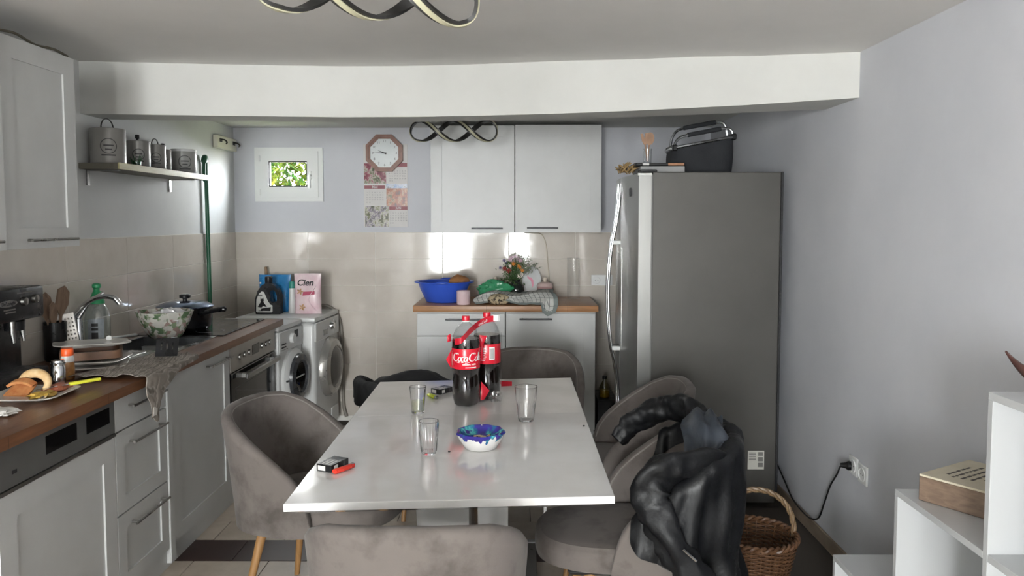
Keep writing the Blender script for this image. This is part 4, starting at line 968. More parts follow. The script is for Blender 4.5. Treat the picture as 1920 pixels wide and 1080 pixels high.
# bouquet in a dark vase
c = (.0, 5.60, zb)
t = thing('flower_vase', 'bouquet of mixed garden flowers in a dark glass vase', 'vase', c)
mk('vase', MB().lathe([(.035, 0), (.05, .01), (.062, .06), (.056, .1), (.03, .13), (.034, .145), (.028, .145), (.026, .13), (0, .12)], 28, c), M('dark_vase_glass', (40, 44, 42), .08, rvar=(9, .05, .12)), t)
stm = M('flower_stem', (72, 104, 56), .6, var=(30, (54, 84, 44)))
random.seed(21)
heads = [(-.085, 1.175, 'red'), (-.055, 1.16, 'red'), (-.07, 1.215, 'violet'), (-.115, 1.18, 'violet'), (-.09, 1.235, 'violet'), (.03, 1.175, 'orange'), (.045, 1.16, 'orange'), (.02, 1.19, 'orange'),
         (-.03, 1.255, 'pink'), (-.005, 1.265, 'pink'), (.015, 1.25, 'pink'), (-.045, 1.24, 'pink'), (.03, 1.235, 'pink'), (.0, 1.225, 'pink'), (.04, 1.135, 'white'), (-.045, 1.195, 'white'), (.02, 1.12, 'white'), (-.02, 1.21, 'orange')]
fc = {'red': (140, 46, 40), 'violet': (84, 72, 116), 'orange': (216, 138, 56), 'pink': (206, 176, 190), 'white': (226, 214, 206)}
fmats = {k: M(k + '_petal', v, .7, var=(40, tuple(min(255, x + 16) for x in v))) for k, v in fc.items()}
sm = MB()
for i, (x, z, k) in enumerate(heads):
    y = 5.57 + random.uniform(-.03, .04)
    sm.tube([(c[0], c[1], zb + .1), (c[0] + (x - c[0]) * .4, 5.59, zb + .1 + (z - zb - .1) * .5), (x, y, z)], .002, 5)
    hm = MB(); r = random.uniform(.016, .026)
    Mh = T(x, y, z) @ RX(random.uniform(40, 80)) @ RY(random.uniform(-30, 30))
    for q in range(8):
        a = q * .785; hm.add([(0, 0, .004), (r * .5 * math.cos(a - .35), r * .5 * math.sin(a - .35), .006), (r * math.cos(a), r * math.sin(a), .001), (r * .5 * math.cos(a + .35), r * .5 * math.sin(a + .35), .006)], [(0, 1, 2, 3)], Mh)
    hm.lathe([(r * .3, .003), (r * .2, .010), (0, .012)], 8, M=Mh)
    mk('flower_head', hm, fmats[k], t, False)
mk('stems', sm, stm, t)
lm = MB()
for i in range(520):
    x = random.gauss(-.025, .036); z = random.uniform(1.05, 1.22); y = 5.59 + random.uniform(-.04, .04); s_ = random.uniform(.010, .020)
    Ml = T(x, y, z) @ RZ(random.uniform(0, 360)) @ RX(random.uniform(-60, 60))
    lm.add([(-s_ * .35, 0, 0), (0, -s_, .001), (s_ * .35, 0, 0), (0, s_, 0), (0, 0, .002)], [(0, 1, 4), (1, 2, 4), (2, 3, 4), (3, 0, 4)], Ml)
o = mk('leaves', lm, M('bouquet_leaf', (84, 112, 62), .6, var=(30, (62, 90, 48))), t, False); o['kind'] = 'stuff'
sp_ = MB()
for i in range(26):
    a = random.uniform(-.3, 1.25); L = random.uniform(.1, .2); b0 = Vector((.02, 5.59, 1.12)); tip = b0 + Vector((L * math.sin(a), random.uniform(-.03, .03), L * math.cos(a) * .85))
    sp_.tube([b0, (b0 + tip) / 2 + Vector((0, 0, .012)), tip], [.0016, .0012, .0006], 4)
    for k in range(9):
        p = b0.lerp(tip, .4 + .07 * k) + Vector((random.uniform(-.012, .012), random.uniform(-.01, .01), random.uniform(-.01, .014))); s_ = .0045
        sp_.add([(p.x - s_, p.y, p.z), (p.x, p.y, p.z - s_), (p.x + s_, p.y, p.z), (p.x, p.y, p.z + s_), (p.x, p.y - s_, p.z)], [(0, 1, 4), (1, 2, 4), (2, 3, 4), (3, 0, 4)])
o = mk('sprigs', sp_, M('grey_green_sprig', (126, 136, 112), .7, var=(30, (160, 164, 146))), t, False); o['kind'] = 'stuff'
# heart-pattern plate and jars
t = thing('decorative_plate', 'upright white oval plate with pink motif right of the flowers', 'plate', (.115, 5.70, zb))
Mp = T(.115, 5.705, zb + .118) @ RX(82)
ov = lambda k: [(.068 * k * math.cos(a), .112 * k * math.sin(a)) for a in [i * math.pi / 20 for i in range(40)]]
mk('plate', MB().prism(ov(1), -.004, .004, Mp).ring(ov(1.04), ov(.92), -.002, .009, Mp), white_l, t)
mk('pink_motif', MB().prism([(-.035, .05), (-.02, .035), (.0, .03), (.012, .012), (.016, -.02), (.006, -.045), (.0, -.02), (-.006, .008), (-.03, .028)][::-1], .0042, .0052, Mp), M('pink_motif_print', (206, 120, 146), .3, rvar=(9, .2, .4)), t, False)
def jar(lab, x, y):
    c = (x, y, zb)
    t = thing('storage_jar', lab, 'jar', c, 'pink ceramic jars on the back worktop')
    mk('jar', MB().lathe([(.05, 0), (.056, .006), (.058, .085), (.054, .09), (0, .09)], 32, c), M('pink_ceramic', (206, 166, 164), .3, rvar=(9, .2, .35)), t)
    ld = mk('lid', MB().lathe([(.058, .09), (.06, .097), (.05, .116), (.02, .125), (0, .126)], 32, c), M('pale_lid', (216, 190, 186), .3, rvar=(9, .2, .35)), t)
    mk('knob', MB().lathe([(.01, .125), (.012, .13), (.018, .142), (.016, .155), (0, .16)], 18, c), M('cream_knob', (220, 208, 192), .3, rvar=(9, .2, .35)), ld)
    mk('heart', MB().prism([(0, -.014), (.014, .004), (.008, .013), (0, .008), (-.008, .013), (-.014, .004)], 0, .003, T(x, y - .0575, zb + .055) @ XZf), white_p, t, False)
jar('pink lidded jar mostly hidden behind the green bag', -.155, 5.66)
jar('pink lidded jar with white heart beside the decorative plate', .21, 5.62)
c = (.42, 5.62, zb)
single('glass_vase', MB().lathe([(0, .001), (.045, 0), (.047, .004), (.047, .30)], 36, c, cap=False).tube([(c[0] + .0465 * math.cos(a), c[1] + .0465 * math.sin(a), zb + .30) for a in [k * math.pi / 24 for k in range(48)]], .0013, 6, closed=True).lathe([(0, .006), (.044, .007), (.046, .012)], 36, c, cap=False), glass_m, 'tall clear glass cylinder vase at the right end of the back worktop', 'vase', c)
def socket_plate(name, lab, c, fm, n_, horiz=True):
    t = thing(name, lab, 'socket', c)
    s_ = .079
    mk('plate', MB().add(*_bx(-.04, .04 + s_ * (n_ - 1), -.04, .04, 0, .009, .003), fm), white_p, t)
    for k in range(n_):
        rg = mk('socket_ring', MB().lathe([(.029, .0085), (.029, .0125), (.0262, .0128), (.0250, .0098), (0, .0096)], 28, M=fm @ T(k * s_, 0, 0), cap=False), white_p, t)
        for q in (-.0095, .0095): mk('pin_hole', MB().lathe([(.003, .0095), (.003, .0102), (0, .0102)], 8, M=fm @ T(k * s_ + q, 0, 0)), black_p, rg)
    return t
def _bx(*a):
    m = MB().box(*a[:6], a[6]); return m.v, m.f
socket_plate('wall_socket', 'white double wall socket on the tiles beside the fridge', (.605, 5.778, 1.075), Matrix(((1, 0, 0, .605), (0, 0, -1, 5.779), (0, 1, 0, 1.076), (0, 0, 0, 1))), 2)
# crate and oil bottle in the gap
t = thing('crate', 'dark plastic crate in the gap between cabinet and fridge', 'crate', (.615, 5.35, 0))
cm_ = MB().slab([.56, .572, .678, .69], [5.20, 5.212, 5.508, 5.52], lambda i, j: not (i == 1 and j == 1), .01, .285, lambda u, v, q: (u, v, q)).box(.56, .69, 5.20, 5.52, 0, .012)
mk('box', cm_, dark_m, t, False)
mk('lid', MB().box(.556, .694, 5.196, 5.524, .285, .297, .003), dark_m, t, False)
c = (.615, 5.29, .2975)
t = thing('oil_bottle', 'small bottle of yellow oil with black cap beside the fridge', 'bottle', c)
mk('bottle', MB().lathe([(.034, 0), (.037, .005), (.037, .065), (.03, .085), (.014, .115), (.013, .128), (0, .128)], 24, c), thin_glass('oil_bottle_glass', (.75, .72, .55), .03, .6, .1), t)
mk('oil', MB().lathe([(.034, .003), (.035, .05), (0, .05)], 24, c), M('yellow_oil', (176, 150, 40), .15, rvar=(9, .1, .2)), t)
mk('cap', MB().lathe([(.016, .128), (.016, .15), (0, .151)], 16, c), black_p, t)

# ------------------------------------------------------------------ spiral LED lamps
def lamp(lab, c, L=.555, A=.064, B=.05, mount=2.217, tilt=0):
    t = thing('spiral_lamp', lab, 'ceiling lamp', c, None)
    N = 150; hw = .015
    def P(q):
        q = q % 1; s_ = q * 2 if q < .5 else 2 - q * 2; sg = 1 if q < .5 else -1
        dd = .13; es = (s_ * s_ / (2 * dd) if s_ < dd else (s_ - dd / 2 if s_ < 1 - dd else 1 - dd - (1 - s_) ** 2 / (2 * dd))) / (1 - dd); x = L * es - L / 2
        ph = 3 * math.pi * s_; e = min(1, min(s_, 1 - s_) * 8)
        return Vector((c[0] + x, c[1] - sg * B * math.cos(ph) * math.sin(math.pi * min(1, min(s_, 1 - s_) * 4) / 2), c[2] - sg * A * math.sin(ph) - tilt * x))
    def band(r0, r1, hw=hw):
        m = MB(); vs = []; fs = []
        for i in range(N):
            p = P(i / N); d = (P((i + 1) / N) - P((i - 1) / N)).normalized()
            ax = Vector((p.x, c[1], c[2] - tilt * (p.x - c[0]))); rad = p - ax
            ex = Vector((max(0, abs(p.x - c[0]) - L * .40) * math.copysign(3, p.x - c[0]), 0, 0)); rad = rad + ex
            rad = (rad - d * rad.dot(d)); rad = rad.normalized() if rad.length > 1e-6 else Vector((0, 0, 1))
            w_ = d.cross(rad).normalized()
            for a, b in ((-hw, r0), (hw, r0), (hw, r1), (-hw, r1)): vs.append(p + w_ * a + rad * b)
        for i in range(N):
            k = (i + 1) % N
            for a in range(4): fs.append((i * 4 + a, i * 4 + (a + 1) % 4, k * 4 + (a + 1) % 4, k * 4 + a))
        return m.add(vs, fs)
    mk('spiral_band', band(-.007, .002), M('black_lamp_metal', (34, 33, 32), .45, rvar=(20, .35, .55)), t)
    mk('diffuser', band(.002, .006, .007), M('cream_diffuser', (176, 172, 146), .5, rvar=(20, .4, .6)), t)
    mk('ceiling_plate', MB().box(c[0] - .10, c[0] + .10, c[1] - .035, c[1] + .035, mount - .022, mount, .003), black_p, t, False)
    for q in (-.08, .08): mk('wire', MB().tube([(c[0] + q, c[1], mount - .02), (c[0] + q, c[1], c[2] + A * .8)], .0012, 5), dark_m, t)
    return t
lamp('far black spiral lamp hanging in front of the back wall cabinets', (-.40, 4.95, 2.096))
lamp('near black spiral lamp with cream strip cut by the top of the picture', (-.375, 1.96, 2.102), L=.555, mount=2.297, tilt=.085)

# ------------------------------------------------------------------ fridge
t = thing('fridge', 'tall side by side steel fridge with dark grey side', 'fridge', (1.0, 4.4, 0))
mk('body', MB().box(.708, 1.372, 4.0, 4.86, .03, 1.778, .006, 2), fridge_side, t, False)
mk('back_edge', MB().box(1.372, 1.384, 4.0, 4.86, .05, 1.778, .002), dark_m, t, False)
fx = lambda y: .632 - .034 * math.sin(math.pi * (y - 3.985) / .89)
def fdoor(y0, y1):
    ys = [y0 + (y1 - y0) * i / 10 for i in range(11)]
    poly = [(.700, y0), (.700, y1)] + [(fx(y) if 0 < i < 10 else fx(y) + .004, y) for i, y in reversed(list(enumerate(ys)))]
    return mk('door', MB().prism(poly, .07, 1.768), fridge_door, t, ang=30)
d1 = fdoor(3.995, 4.440); d2 = fdoor(4.448, 4.862)
for d in (d1,): mk('top_trim', MB().box(.628, .702, 3.993, 4.02, 1.758, 1.772, .001), steel, d, False)
mk('gasket', MB().box(.699, .709, 4.004, 4.855, .07, 1.765), M('grey_gasket', (120, 120, 118), .7, rvar=(9, .6, .8)), t, False)
for y, d in ((4.405, d1), (4.485, d2)):
    x0 = fx(y)
    zs = [1.735, 1.62, 1.50, 1.40, 1.28, 1.10, .92, .79, .70, .58, .46]; of = [.004, .010, .026, .046, .060, .068, .060, .046, .026, .010, .004]
    h = mk('handle', MB().tube(bez([(x0 - o_, y, z) for o_, z in zip(of, zs)], 5), .0085, 10), chrome, d)
    for z in (1.40, .79): mk('bracket', MB().box(x0 - .046, x0 + .004, y - .012, y + .012, z - .012, z + .012, .004), white_p if y < 4.45 else steel, h)
mk('badge', MB().ring([(a, b) for a, b in ((4.13, 1.655), (4.165, 1.655), (4.165, 1.70), (4.13, 1.70))], [(a, b) for a, b in ((4.137, 1.662), (4.158, 1.662), (4.158, 1.693), (4.137, 1.693))], fx(4.15) - .004, fx(4.15) + .002, YZ), dark_m, d1, False)
mk('trim_strip', MB().box(fx(4.36) - .003, fx(4.36) + .003, 4.352, 4.366, .80, 1.37, .001), steel, d1, False)
mk('hinge_cover', MB().box(.64, .73, 4.0, 4.07, 1.776, 1.79, .004), dark_m, t, False)
for y in (4.05, 4.8): mk('foot', MB().lathe([(.03, 0), (.03, .03), (0, .03)], 14, (.80, y, .001)), dark_m, t)
mk('kick_plate', MB().box(.70, .715, 4.02, 4.84, .01, .068), dark_m, t, False)
st = mk('sticker', MB().box(1.224, 1.31, 3.998, 4.0005, .212, .312), M('sticker_white', (206, 204, 196), .5, rvar=(30, .4, .6)), t, False)
for z0, z1 in ((.285, .305), (.255, .278), (.225, .248)): mk('grey_print', MB().box(1.278, 1.304, 3.9972, 3.9985, z0, z1), M('sticker_grey', (120, 118, 114), .6, rvar=(30, .5, .7)), st, False)
for z in (.298, .290, .280, .270, .262): mk('print_line', MB().box(1.230, 1.266, 3.9972, 3.9985, z, z + .0035), dark_m, st, False)

# on top of the fridge
zf = 1.779
t = thing('flat_box', 'flat grey box on the fridge under a black tray', 'box', (.77, 4.20, zf))
mk('box', MB().box(.655, .89, 4.08, 4.34, zf, zf + .034, .003), M('grey_carton', (150, 150, 150), .6, var=(6, (140, 140, 140))), t, False)
t = thing('tray', 'thin black tray with brown edging on the grey box above the fridge', 'tray', (.76, 4.2, zf + .0345))
mk('tray', MB().box(.63, .885, 4.075, 4.33, zf + .0345, zf + .051, .003), black_p, t, False)
mk('brown_edging', MB().box(.80, .884, 4.070, 4.076, zf + .036, zf + .050, .001), wood('edging_wood', (168, 118, 82), (136, 92, 62), 18), t, False)
mk('grey_edging', MB().box(.665, .70, 4.070, 4.076, zf + .036, zf + .050, .001), steel, t, False)
t = thing('dried_bouquet', 'bundle of dried seed pods and twigs on the front of the fridge top', 'dried flowers', (.62, 4.14, zf))
random.seed(5)
dm = M('dried_tan', (160, 134, 92), .8, var=(40, (124, 98, 60))); dd = M('dried_dark', (84, 66, 50), .85, var=(40, (60, 48, 38)))
for k in range(34):
    p = Vector((random.uniform(.56, .635), random.uniform(4.08, 4.26), zf + random.uniform(.002, .012)))
    q = p + Vector((random.uniform(-.05, .05), random.uniform(-.04, .04), random.uniform(.012, .055)))
    mk('twig', MB().tube([p, (p + q) / 2 + Vector((0, 0, .008)), q], [.003, .006, .002] if k % 3 else [.002, .004, .001], 6), dm if k % 3 else dd, t)
t = thing('glass_tumbler', 'narrow glass holding wooden spoons on the black tray', 'glass', (.705, 4.16, zf + .0515))
c = (.705, 4.16, zf + .0515)
mk('tumbler', MB().lathe([(.02, 0), (.022, .003), (.024, .08), (.022, .08), (.019, .006), (0, .005)], 20, c), glass_in, t)
spw = wood('spoon_wood', (158, 122, 94), (134, 100, 74), 14, (4, 4, 1))
for nm, lab, dx, tilt, W in (('wooden_spoon', 'round headed wooden spoon in the glass on the fridge', .008, 5, .024), ('wooden_fork', 'notched wooden salad fork in the glass on the fridge', -.008, -7, .022)):
    Ms = T(c[0] + dx * .3, c[1] + dx, c[2] + .012) @ RY(tilt)
    m = MB().tube([(0, 0, 0), (0, 0, .09)], .004, 8, M=Ms)
    if nm == 'wooden_spoon': pts = [(W * math.sin(a), .123 - .034 * math.cos(a)) for a in [i * math.pi / 8 for i in range(16)]]
    else: pts = [(-.005, .088), (.005, .088), (.016, .11), (.019, .15), (.006, .15), (.003, .128), (-.003, .128), (-.006, .15), (-.019, .15), (-.016, .11)]
    m.add([(x, -.003, z) for x, z in pts] + [(x, .003, z) for x, z in pts], [tuple(range(len(pts))), tuple(range(2 * len(pts) - 1, len(pts) - 1, -1))] + [(i, (i + 1) % len(pts), len(pts) + (i + 1) % len(pts), len(pts) + i) for i in range(len(pts))], Ms)
    single(nm, m, spw, lab, 'spoon', (c[0], c[1], c[2] + .01))
# folding shopping basket
t = thing('shopping_basket', 'black fabric shopping basket with aluminium frame on the fridge', 'basket', (1.02, 4.3, zf))
fab = M('black_basket_fabric', (30, 31, 35), .85, bump=(120, .3, .002), var=(9, (40, 42, 46)))
topz = lambda x: zf + .135 + .062 * (x - .855) / .33
def bsk(u, v):
    a = 2 * math.pi * u; cx, cy = math.cos(a), math.sin(a)
    sx = math.copysign(abs(cx) ** .45, cx); sy = math.copysign(abs(cy) ** .45, cy)
    g = .97 + .05 * math.sin(v * 2.6)
    x = 1.02 + .170 * sx * g; y = 4.32 + .125 * sy * g
    z = zf + .004 + (topz(x) - zf - .004) * v
    return (x, y, z)
m = MB().grid(bsk, 48, 10, cu=True); m.f.append(tuple(i * 10 for i in range(48)))
mk('fabric', m, fab, t)
mk('lid', MB().grid(lambda u, v: (1.02 + .165 * (1 - v) * math.copysign(abs(math.cos(6.2832 * u)) ** .45, math.cos(6.2832 * u)), 4.32 + .12 * (1 - v) * math.copysign(abs(math.sin(6.2832 * u)) ** .45, math.sin(6.2832 * u)), topz(1.02 + .165 * (1 - v) * math.cos(6.2832 * u)) - .004), 40, 4, cu=True), fab, t)
al = M('aluminium_tube', (190, 192, 194), .28, 1, rvar=(20, .2, .34))
mk('rim_frame', MB().tube([(1.02 + .172 * math.copysign(abs(math.cos(a)) ** .4, math.cos(a)), 4.32 + .128 * math.copysign(abs(math.sin(a)) ** .4, math.sin(a)), topz(1.02 + .17 * math.copysign(abs(math.cos(a)) ** .4, math.cos(a))) + .004) for a in [i * math.pi / 24 for i in range(48)]], .009, 8, closed=True), al, t)
for dy, up in ((-.06, .050), (.05, .10)):
    pts = []
    for (x, k) in ((.862, 0), (.872, .55), (.90, .92), (.95, 1.0), (1.02, 1.0), (1.10, 1.0), (1.15, .92), (1.175, .55), (1.182, 0)):
        pts.append((x, 4.32 + dy - .03, topz(x) + .012 + up * k))
    P_ = bez(pts, 4)
    h = mk('handle', MB().tube(P_, .0075, 8), al, t)
    mk('foam_grip', MB().tube(P_[11:22], .0125, 10), fab, h)
for x in (.862, 1.18): mk('corner_joint', MB().box(x - .014, x + .014, 4.20, 4.40, topz(x) - .012, topz(x) + .022, .005), black_p, t, False)

# ------------------------------------------------------------------ table
t = thing('dining_table', 'white glossy dining table with bottles and ashtray in the middle of the room', 'table', (-.19, 2.9, 0))
q = [(-.640, 2.065), (.279, 2.131), (.271, 3.763), (-.657, 3.658)]
cx = sum(p[0] for p in q) / 4; cy = sum(p[1] for p in q) / 4
ins = lambda k: [(cx + (x - cx) * (1 - k / .46), cy + (y - cy) * (1 - k / .82)) for x, y in q]
tt = NT('glossy_white_tabletop'); P = tt.pos()
tt.b.inputs['Base Color'].default_value = rgb(226, 225, 224); tt.b.inputs['Coat Weight'].default_value = .35; tt.b.inputs['Coat Roughness'].default_value = .04; tt.b.inputs['Specular IOR Level'].default_value = .6
nz = tt.n('ShaderNodeTexNoise', i_Scale=9.0, i_Detail=3.0, i_Roughness=.5); tt.l(P, nz.inputs[0])
mr = tt.n('ShaderNodeMapRange', i_1=.38, i_2=.68, i_3=.09, i_4=.17); tt.l(nz.outputs[0], mr.inputs[0]); tt.l(mr.outputs[0], tt.b.inputs['Roughness'])
nz2 = tt.n('ShaderNodeTexNoise', i_Scale=5.0, i_Detail=4.0); tt.l(P, nz2.inputs[0])
tt.l(tt.ramp(nz2.outputs[0], [(.4, rgb(226, 225, 224)), (.75, rgb(212, 210, 207))]), tt.b.inputs['Base Color'])
a, b, c_, d_ = ins(0.002), q, q, ins(.065)
vs_ = [(x, y, .75) for x, y in a] + [(x, y, .7485) for x, y in b] + [(x, y, .728) for x, y in c_] + [(x, y, .700) for x, y in d_]
fs_ = [(0, 1, 2, 3), (15, 14, 13, 12)]
for k in range(3):
    for i in range(4): fs_.append((k * 4 + i, (k + 1) * 4 + i, (k + 1) * 4 + (i + 1) % 4, k * 4 + (i + 1) % 4))
mk('tabletop', MB().add(vs_, fs_), tt.m, t, False)
mk('seam', MB().box(-.63, .265, 3.045, 3.0475, .7499, .7503, M=T(-.18, 3.046, 0) @ RZ(4.5) @ T(.18, -3.046, 0)), M('seam_grey', (186, 184, 182), .5, rvar=(9, .4, .6)), t, False)
def frustum(m, x0, x1, y0, y1, z0, z1, k0, sx=0):
    mx = (x0 + x1) / 2
    b4 = [(mx + (x0 - mx) * k0 + sx, y0), (mx + (x1 - mx) * k0 + sx, y0), (mx + (x1 - mx) * k0 + sx, y1), (mx + (x0 - mx) * k0 + sx, y1)]; t4 = [(x0, y0), (x1, y0), (x1, y1), (x0, y1)]
    return m.add([(x, y, z0) for x, y in b4] + [(x, y, z1) for x, y in t4], [(3, 2, 1, 0), (4, 5, 6, 7)] + [(i, (i + 1) % 4, 4 + (i + 1) % 4, 4 + i) for i in range(4)])
mk('pedestal', frustum(MB(), -.36, -.165, 2.62, 3.15, .04, .70, .8, .02), white_l, t, False)
mk('pedestal', frustum(MB(), -.14, -.03, 2.75, 3.15, .04, .70, 1.0), white_l, t, False)
mk('base_plate', MB().box(-.46, .09, 2.55, 3.50, .0, .038, .004), M('grey_base_plate', (120, 118, 116), .35, rvar=(9, .25, .45)), t, False)
mk('base_edge', MB().box(-.462, .092, 3.47, 3.503, .0, .041, .003), white_l, t, False)
lg = mk('leg', MB().box(.116, .150, 3.44, 3.474, .22, .705, .002), dark_m, t, False)
mk('leg_foot', MB().box(.124, .142, 3.448, 3.466, .0, .22, .002), chrome, lg, False)

# ------------------------------------------------------------------ velvet tub chairs
def half_plan():
    P = []
    for i in range(25):
        a = math.pi / 2 * i / 24
        P.append((-.02 - .262 * abs(math.cos(a)) ** (2 / 2.7), .268 * abs(math.sin(a)) ** (2 / 2.7)))
    for i in range(1, 8): P.append((-.02 + .125 * i / 7, .268 - .022 * (i / 7) ** 1.6))
    return P
HP = half_plan(); LEN = [0]
for p, q_ in zip(HP, HP[1:]): LEN.append(LEN[-1] + math.hypot(q_[0] - p[0], q_[1] - p[1]))
def plan(tt_):
    s_ = abs(tt_) * LEN[-1]; sg = 1 if tt_ >= 0 else -1
    for i in range(len(HP) - 1):
        if s_ <= LEN[i + 1] + 1e-9:
            k = (s_ - LEN[i]) / (LEN[i + 1] - LEN[i]); return Vector((HP[i][0] + (HP[i + 1][0] - HP[i][0]) * k, sg * (HP[i][1] + (HP[i + 1][1] - HP[i][1]) * k), 0))
    return Vector((HP[-1][0], sg * HP[-1][1], 0))
def nrm(tt_):
    d = plan(min(1, tt_ + .02)) - plan(max(-1, tt_ - .02)); n_ = Vector((-d.y, d.x, 0)) if True else d
    n_ = Vector((d.y, -d.x, 0)).normalized()
    p = plan(tt_) - Vector((.02, 0, 0))
    return n_ if n_.dot(p) > 0 else -n_
HK = [(0, .815), (.2, .812), (.36, .80), (.5, .765), (.64, .71), (.78, .65), (.88, .60), (.94, .555), (.975, .50), (1, .43)]
def rim(tt_, hs=1):
    a = abs(tt_)
    for (x0, y0), (x1, y1) in zip(HK, HK[1:]):
        if a <= x1 + 1e-9:
            k = (a - x0) / (x1 - x0); z = y0 + (y1 - y0) * k; return .37 + (z - .37) * hs
    return .43
def outer(tt_, z):
    k = (z - .37) / .45
    return plan(tt_) + nrm(tt_) * (.035 * k) + Vector((-.025 * k * k, 0, z))
TH_ = .044
def chair(lab, x, y, rz, hs=1, copy=None, seat=True):
    if copy:
        t = copy_tree(copy); t.location = (x, y, 0); t.rotation_euler = (0, 0, R(rz)); t['label'] = lab; return t
    t = thing('dining_chair', lab, 'chair', (x, y, 0), 'grey velvet tub chairs', R(rz), local=True)
    NS = 72
    def sec(u, v):
        tt_ = -1 + 2 * u; h = rim(tt_, hs); n_ = nrm(tt_); ht = max(h - TH_ / 2, .385)
        if v < .45: return outer(tt_, .37 + (ht - .37) * v / .45)
        if v < .6:
            a = math.pi * (v - .45) / .15; o = outer(tt_, ht); return o - n_ * (TH_ / 2 * (1 - math.cos(a))) + Vector((0, 0, TH_ / 2 * math.sin(a)))
        k = (v - .6) / .4; z = ht + (.40 - ht) * k; return outer(tt_, z) - n_ * (TH_ + .01 * k)
    m = MB().grid(lambda u, v: sec(u, v), NS, 27)
    m.f.append(tuple(range(27))); m.f.append(tuple((NS - 1) * 27 + i for i in range(26, -1, -1)))
    mk('shell', m, velvet, t, local=True, ang=60)
    mk('rim_highlight', MB().tube([outer(tt_, rim(tt_, hs) - TH_ * .32) - nrm(tt_) * (TH_ - .003) for tt_ in [-.97 + 1.94 * i / 60 for i in range(61)]], .0035, 6), velvet_hi, t, local=True)  # thin pale tube drawn as the edge highlight of the inner rim
    def cushion(u, v):
        a = 2 * math.pi * u; cx_, cy_ = math.cos(a), math.sin(a)
        sx = math.copysign(abs(cx_) ** .72, cx_); sy = math.copysign(abs(cy_) ** .72, cy_)
        lev = [(0, .382), (.9, .382), (.98, .392), (1.0, .42), (.985, .452), (.93, .470), (.8, .476), (.4, .480), (0, .481)]
        k = v * 8; i = min(int(k), 7); f = k - i; r = lev[i][0] + (lev[i + 1][0] - lev[i][0]) * f; z = lev[i][1] + (lev[i + 1][1] - lev[i][1]) * f
        return (.065 + .285 * r * sx, .222 * r * sy * (1 if sx < .2 else 1 - .05 * sx), z)
    mk('seat', MB().grid(cushion, 48, 25, cu=True), velvet, t, local=True)
    mk('underframe', MB().box(-.20, .24, -.17, .17, .362, .384, .01), dark_m, t, local=True)
    for sx, sy in ((-1, -1), (-1, 1), (1, -1), (1, 1)):
        mk('leg', MB().tube([(.01 + sx * .155, sy * .145, .366), (.01 + sx * .225, sy * .205, 0)], [.019, .0115], 14), leg_m, t, local=True)
    return t
ch = chair('grey velvet tub chair at the left long side of the table', -.79, 2.985, -14)
chair('grey velvet tub chair seen from behind at the near end of the table', -.258, 2.07, 90, copy=ch)
chair('grey velvet tub chair at the far end of the table behind the bottles', .075, 3.90 + .10, -92, copy=ch)
chair('bare grey velvet tub chair on the right of the table next to the fridge', .452, 3.40, 178, copy=ch)
rc2 = chair('grey velvet tub chair on the right with a black leather jacket over it', .415, 2.62, 178, copy=ch)
lowc = chair('grey low backed tub chair at the far left covered by a black jacket', -.53, 4.11, 38, hs=.70)

def drape(lab, name, x, y, rz, hs, t0, t1, din, dout, mat, amp=.016, seed=0, NU=80, NV=46):
    t = thing(name, lab, 'jacket', (x, y, .5), None, R(rz))
    OFF[t.name] = Vector((0, 0, .5))
    def f(u, v):
        a0, a1 = t0(v), t1(v); tt_ = a0 + (a1 - a0) * u; tt_ = max(-1, min(1, tt_)); h = rim(tt_, hs); n_ = nrm(tt_)
        di, do = din(tt_), dout(tt_); top = TH_ * 1.5; L = di + top + do; s_ = v * L
        fold = amp * (noise.noise(Vector((tt_ * 7, s_ * 3.2, seed))) + .6 * noise.noise(Vector((tt_ * 15, s_ * 6, seed + 5))) + .9 * abs(noise.noise(Vector((tt_ * 11, s_ * 1.3, seed + 9)))))
        ht = max(h - TH_ / 2, .385); g = .010 + max(-.004, fold)
        if s_ < di:
            z = ht - (di - s_); return outer(tt_, max(z, .42)) - n_ * (TH_ + g) + Vector((0, 0, 0))
        if s_ < di + top:
            a = math.pi * (s_ - di) / top; rr = TH_ / 2 + g
            return outer(tt_, ht) - n_ * (TH_ / 2) + n_ * (-rr * math.cos(a)) + Vector((0, 0, rr * math.sin(a)))
        k = s_ - di - top; z = ht - k; zz = max(z, .37); o = outer(tt_, zz)
        return Vector((o.x, o.y, z)) + n_ * (g + min(.05, k * .09) + fold * min(1.6, k * 5))
    mk('body', MB().sheet(f, NU, NV, .006), mat, t, ang=80)
    return t
leather = M('black_leather', (11, 12, 14), .48, spec=.32, bump=(90, .35, .003), var=(9, (16, 17, 21)), rvar=(16, .40, .62))
def sm(a, b, x): k = max(0, min(1, (x - a) / (b - a))); return k * k * (3 - 2 * k)
jk = drape('black leather jacket draped over the near right chair', 'leather_jacket', .415, 2.62, 178, 1, lambda v: -.66 + .1 * v, lambda v: .90 - .66 * sm(.18, .85, v),
      lambda s_: .045 + .01 * (1 - sm(.1, .5, s_)), lambda s_: .14 + .50 * sm(-.35, .12, s_) - .03 * math.sin(s_ * 9), leather, .022, 3, 96, 54)
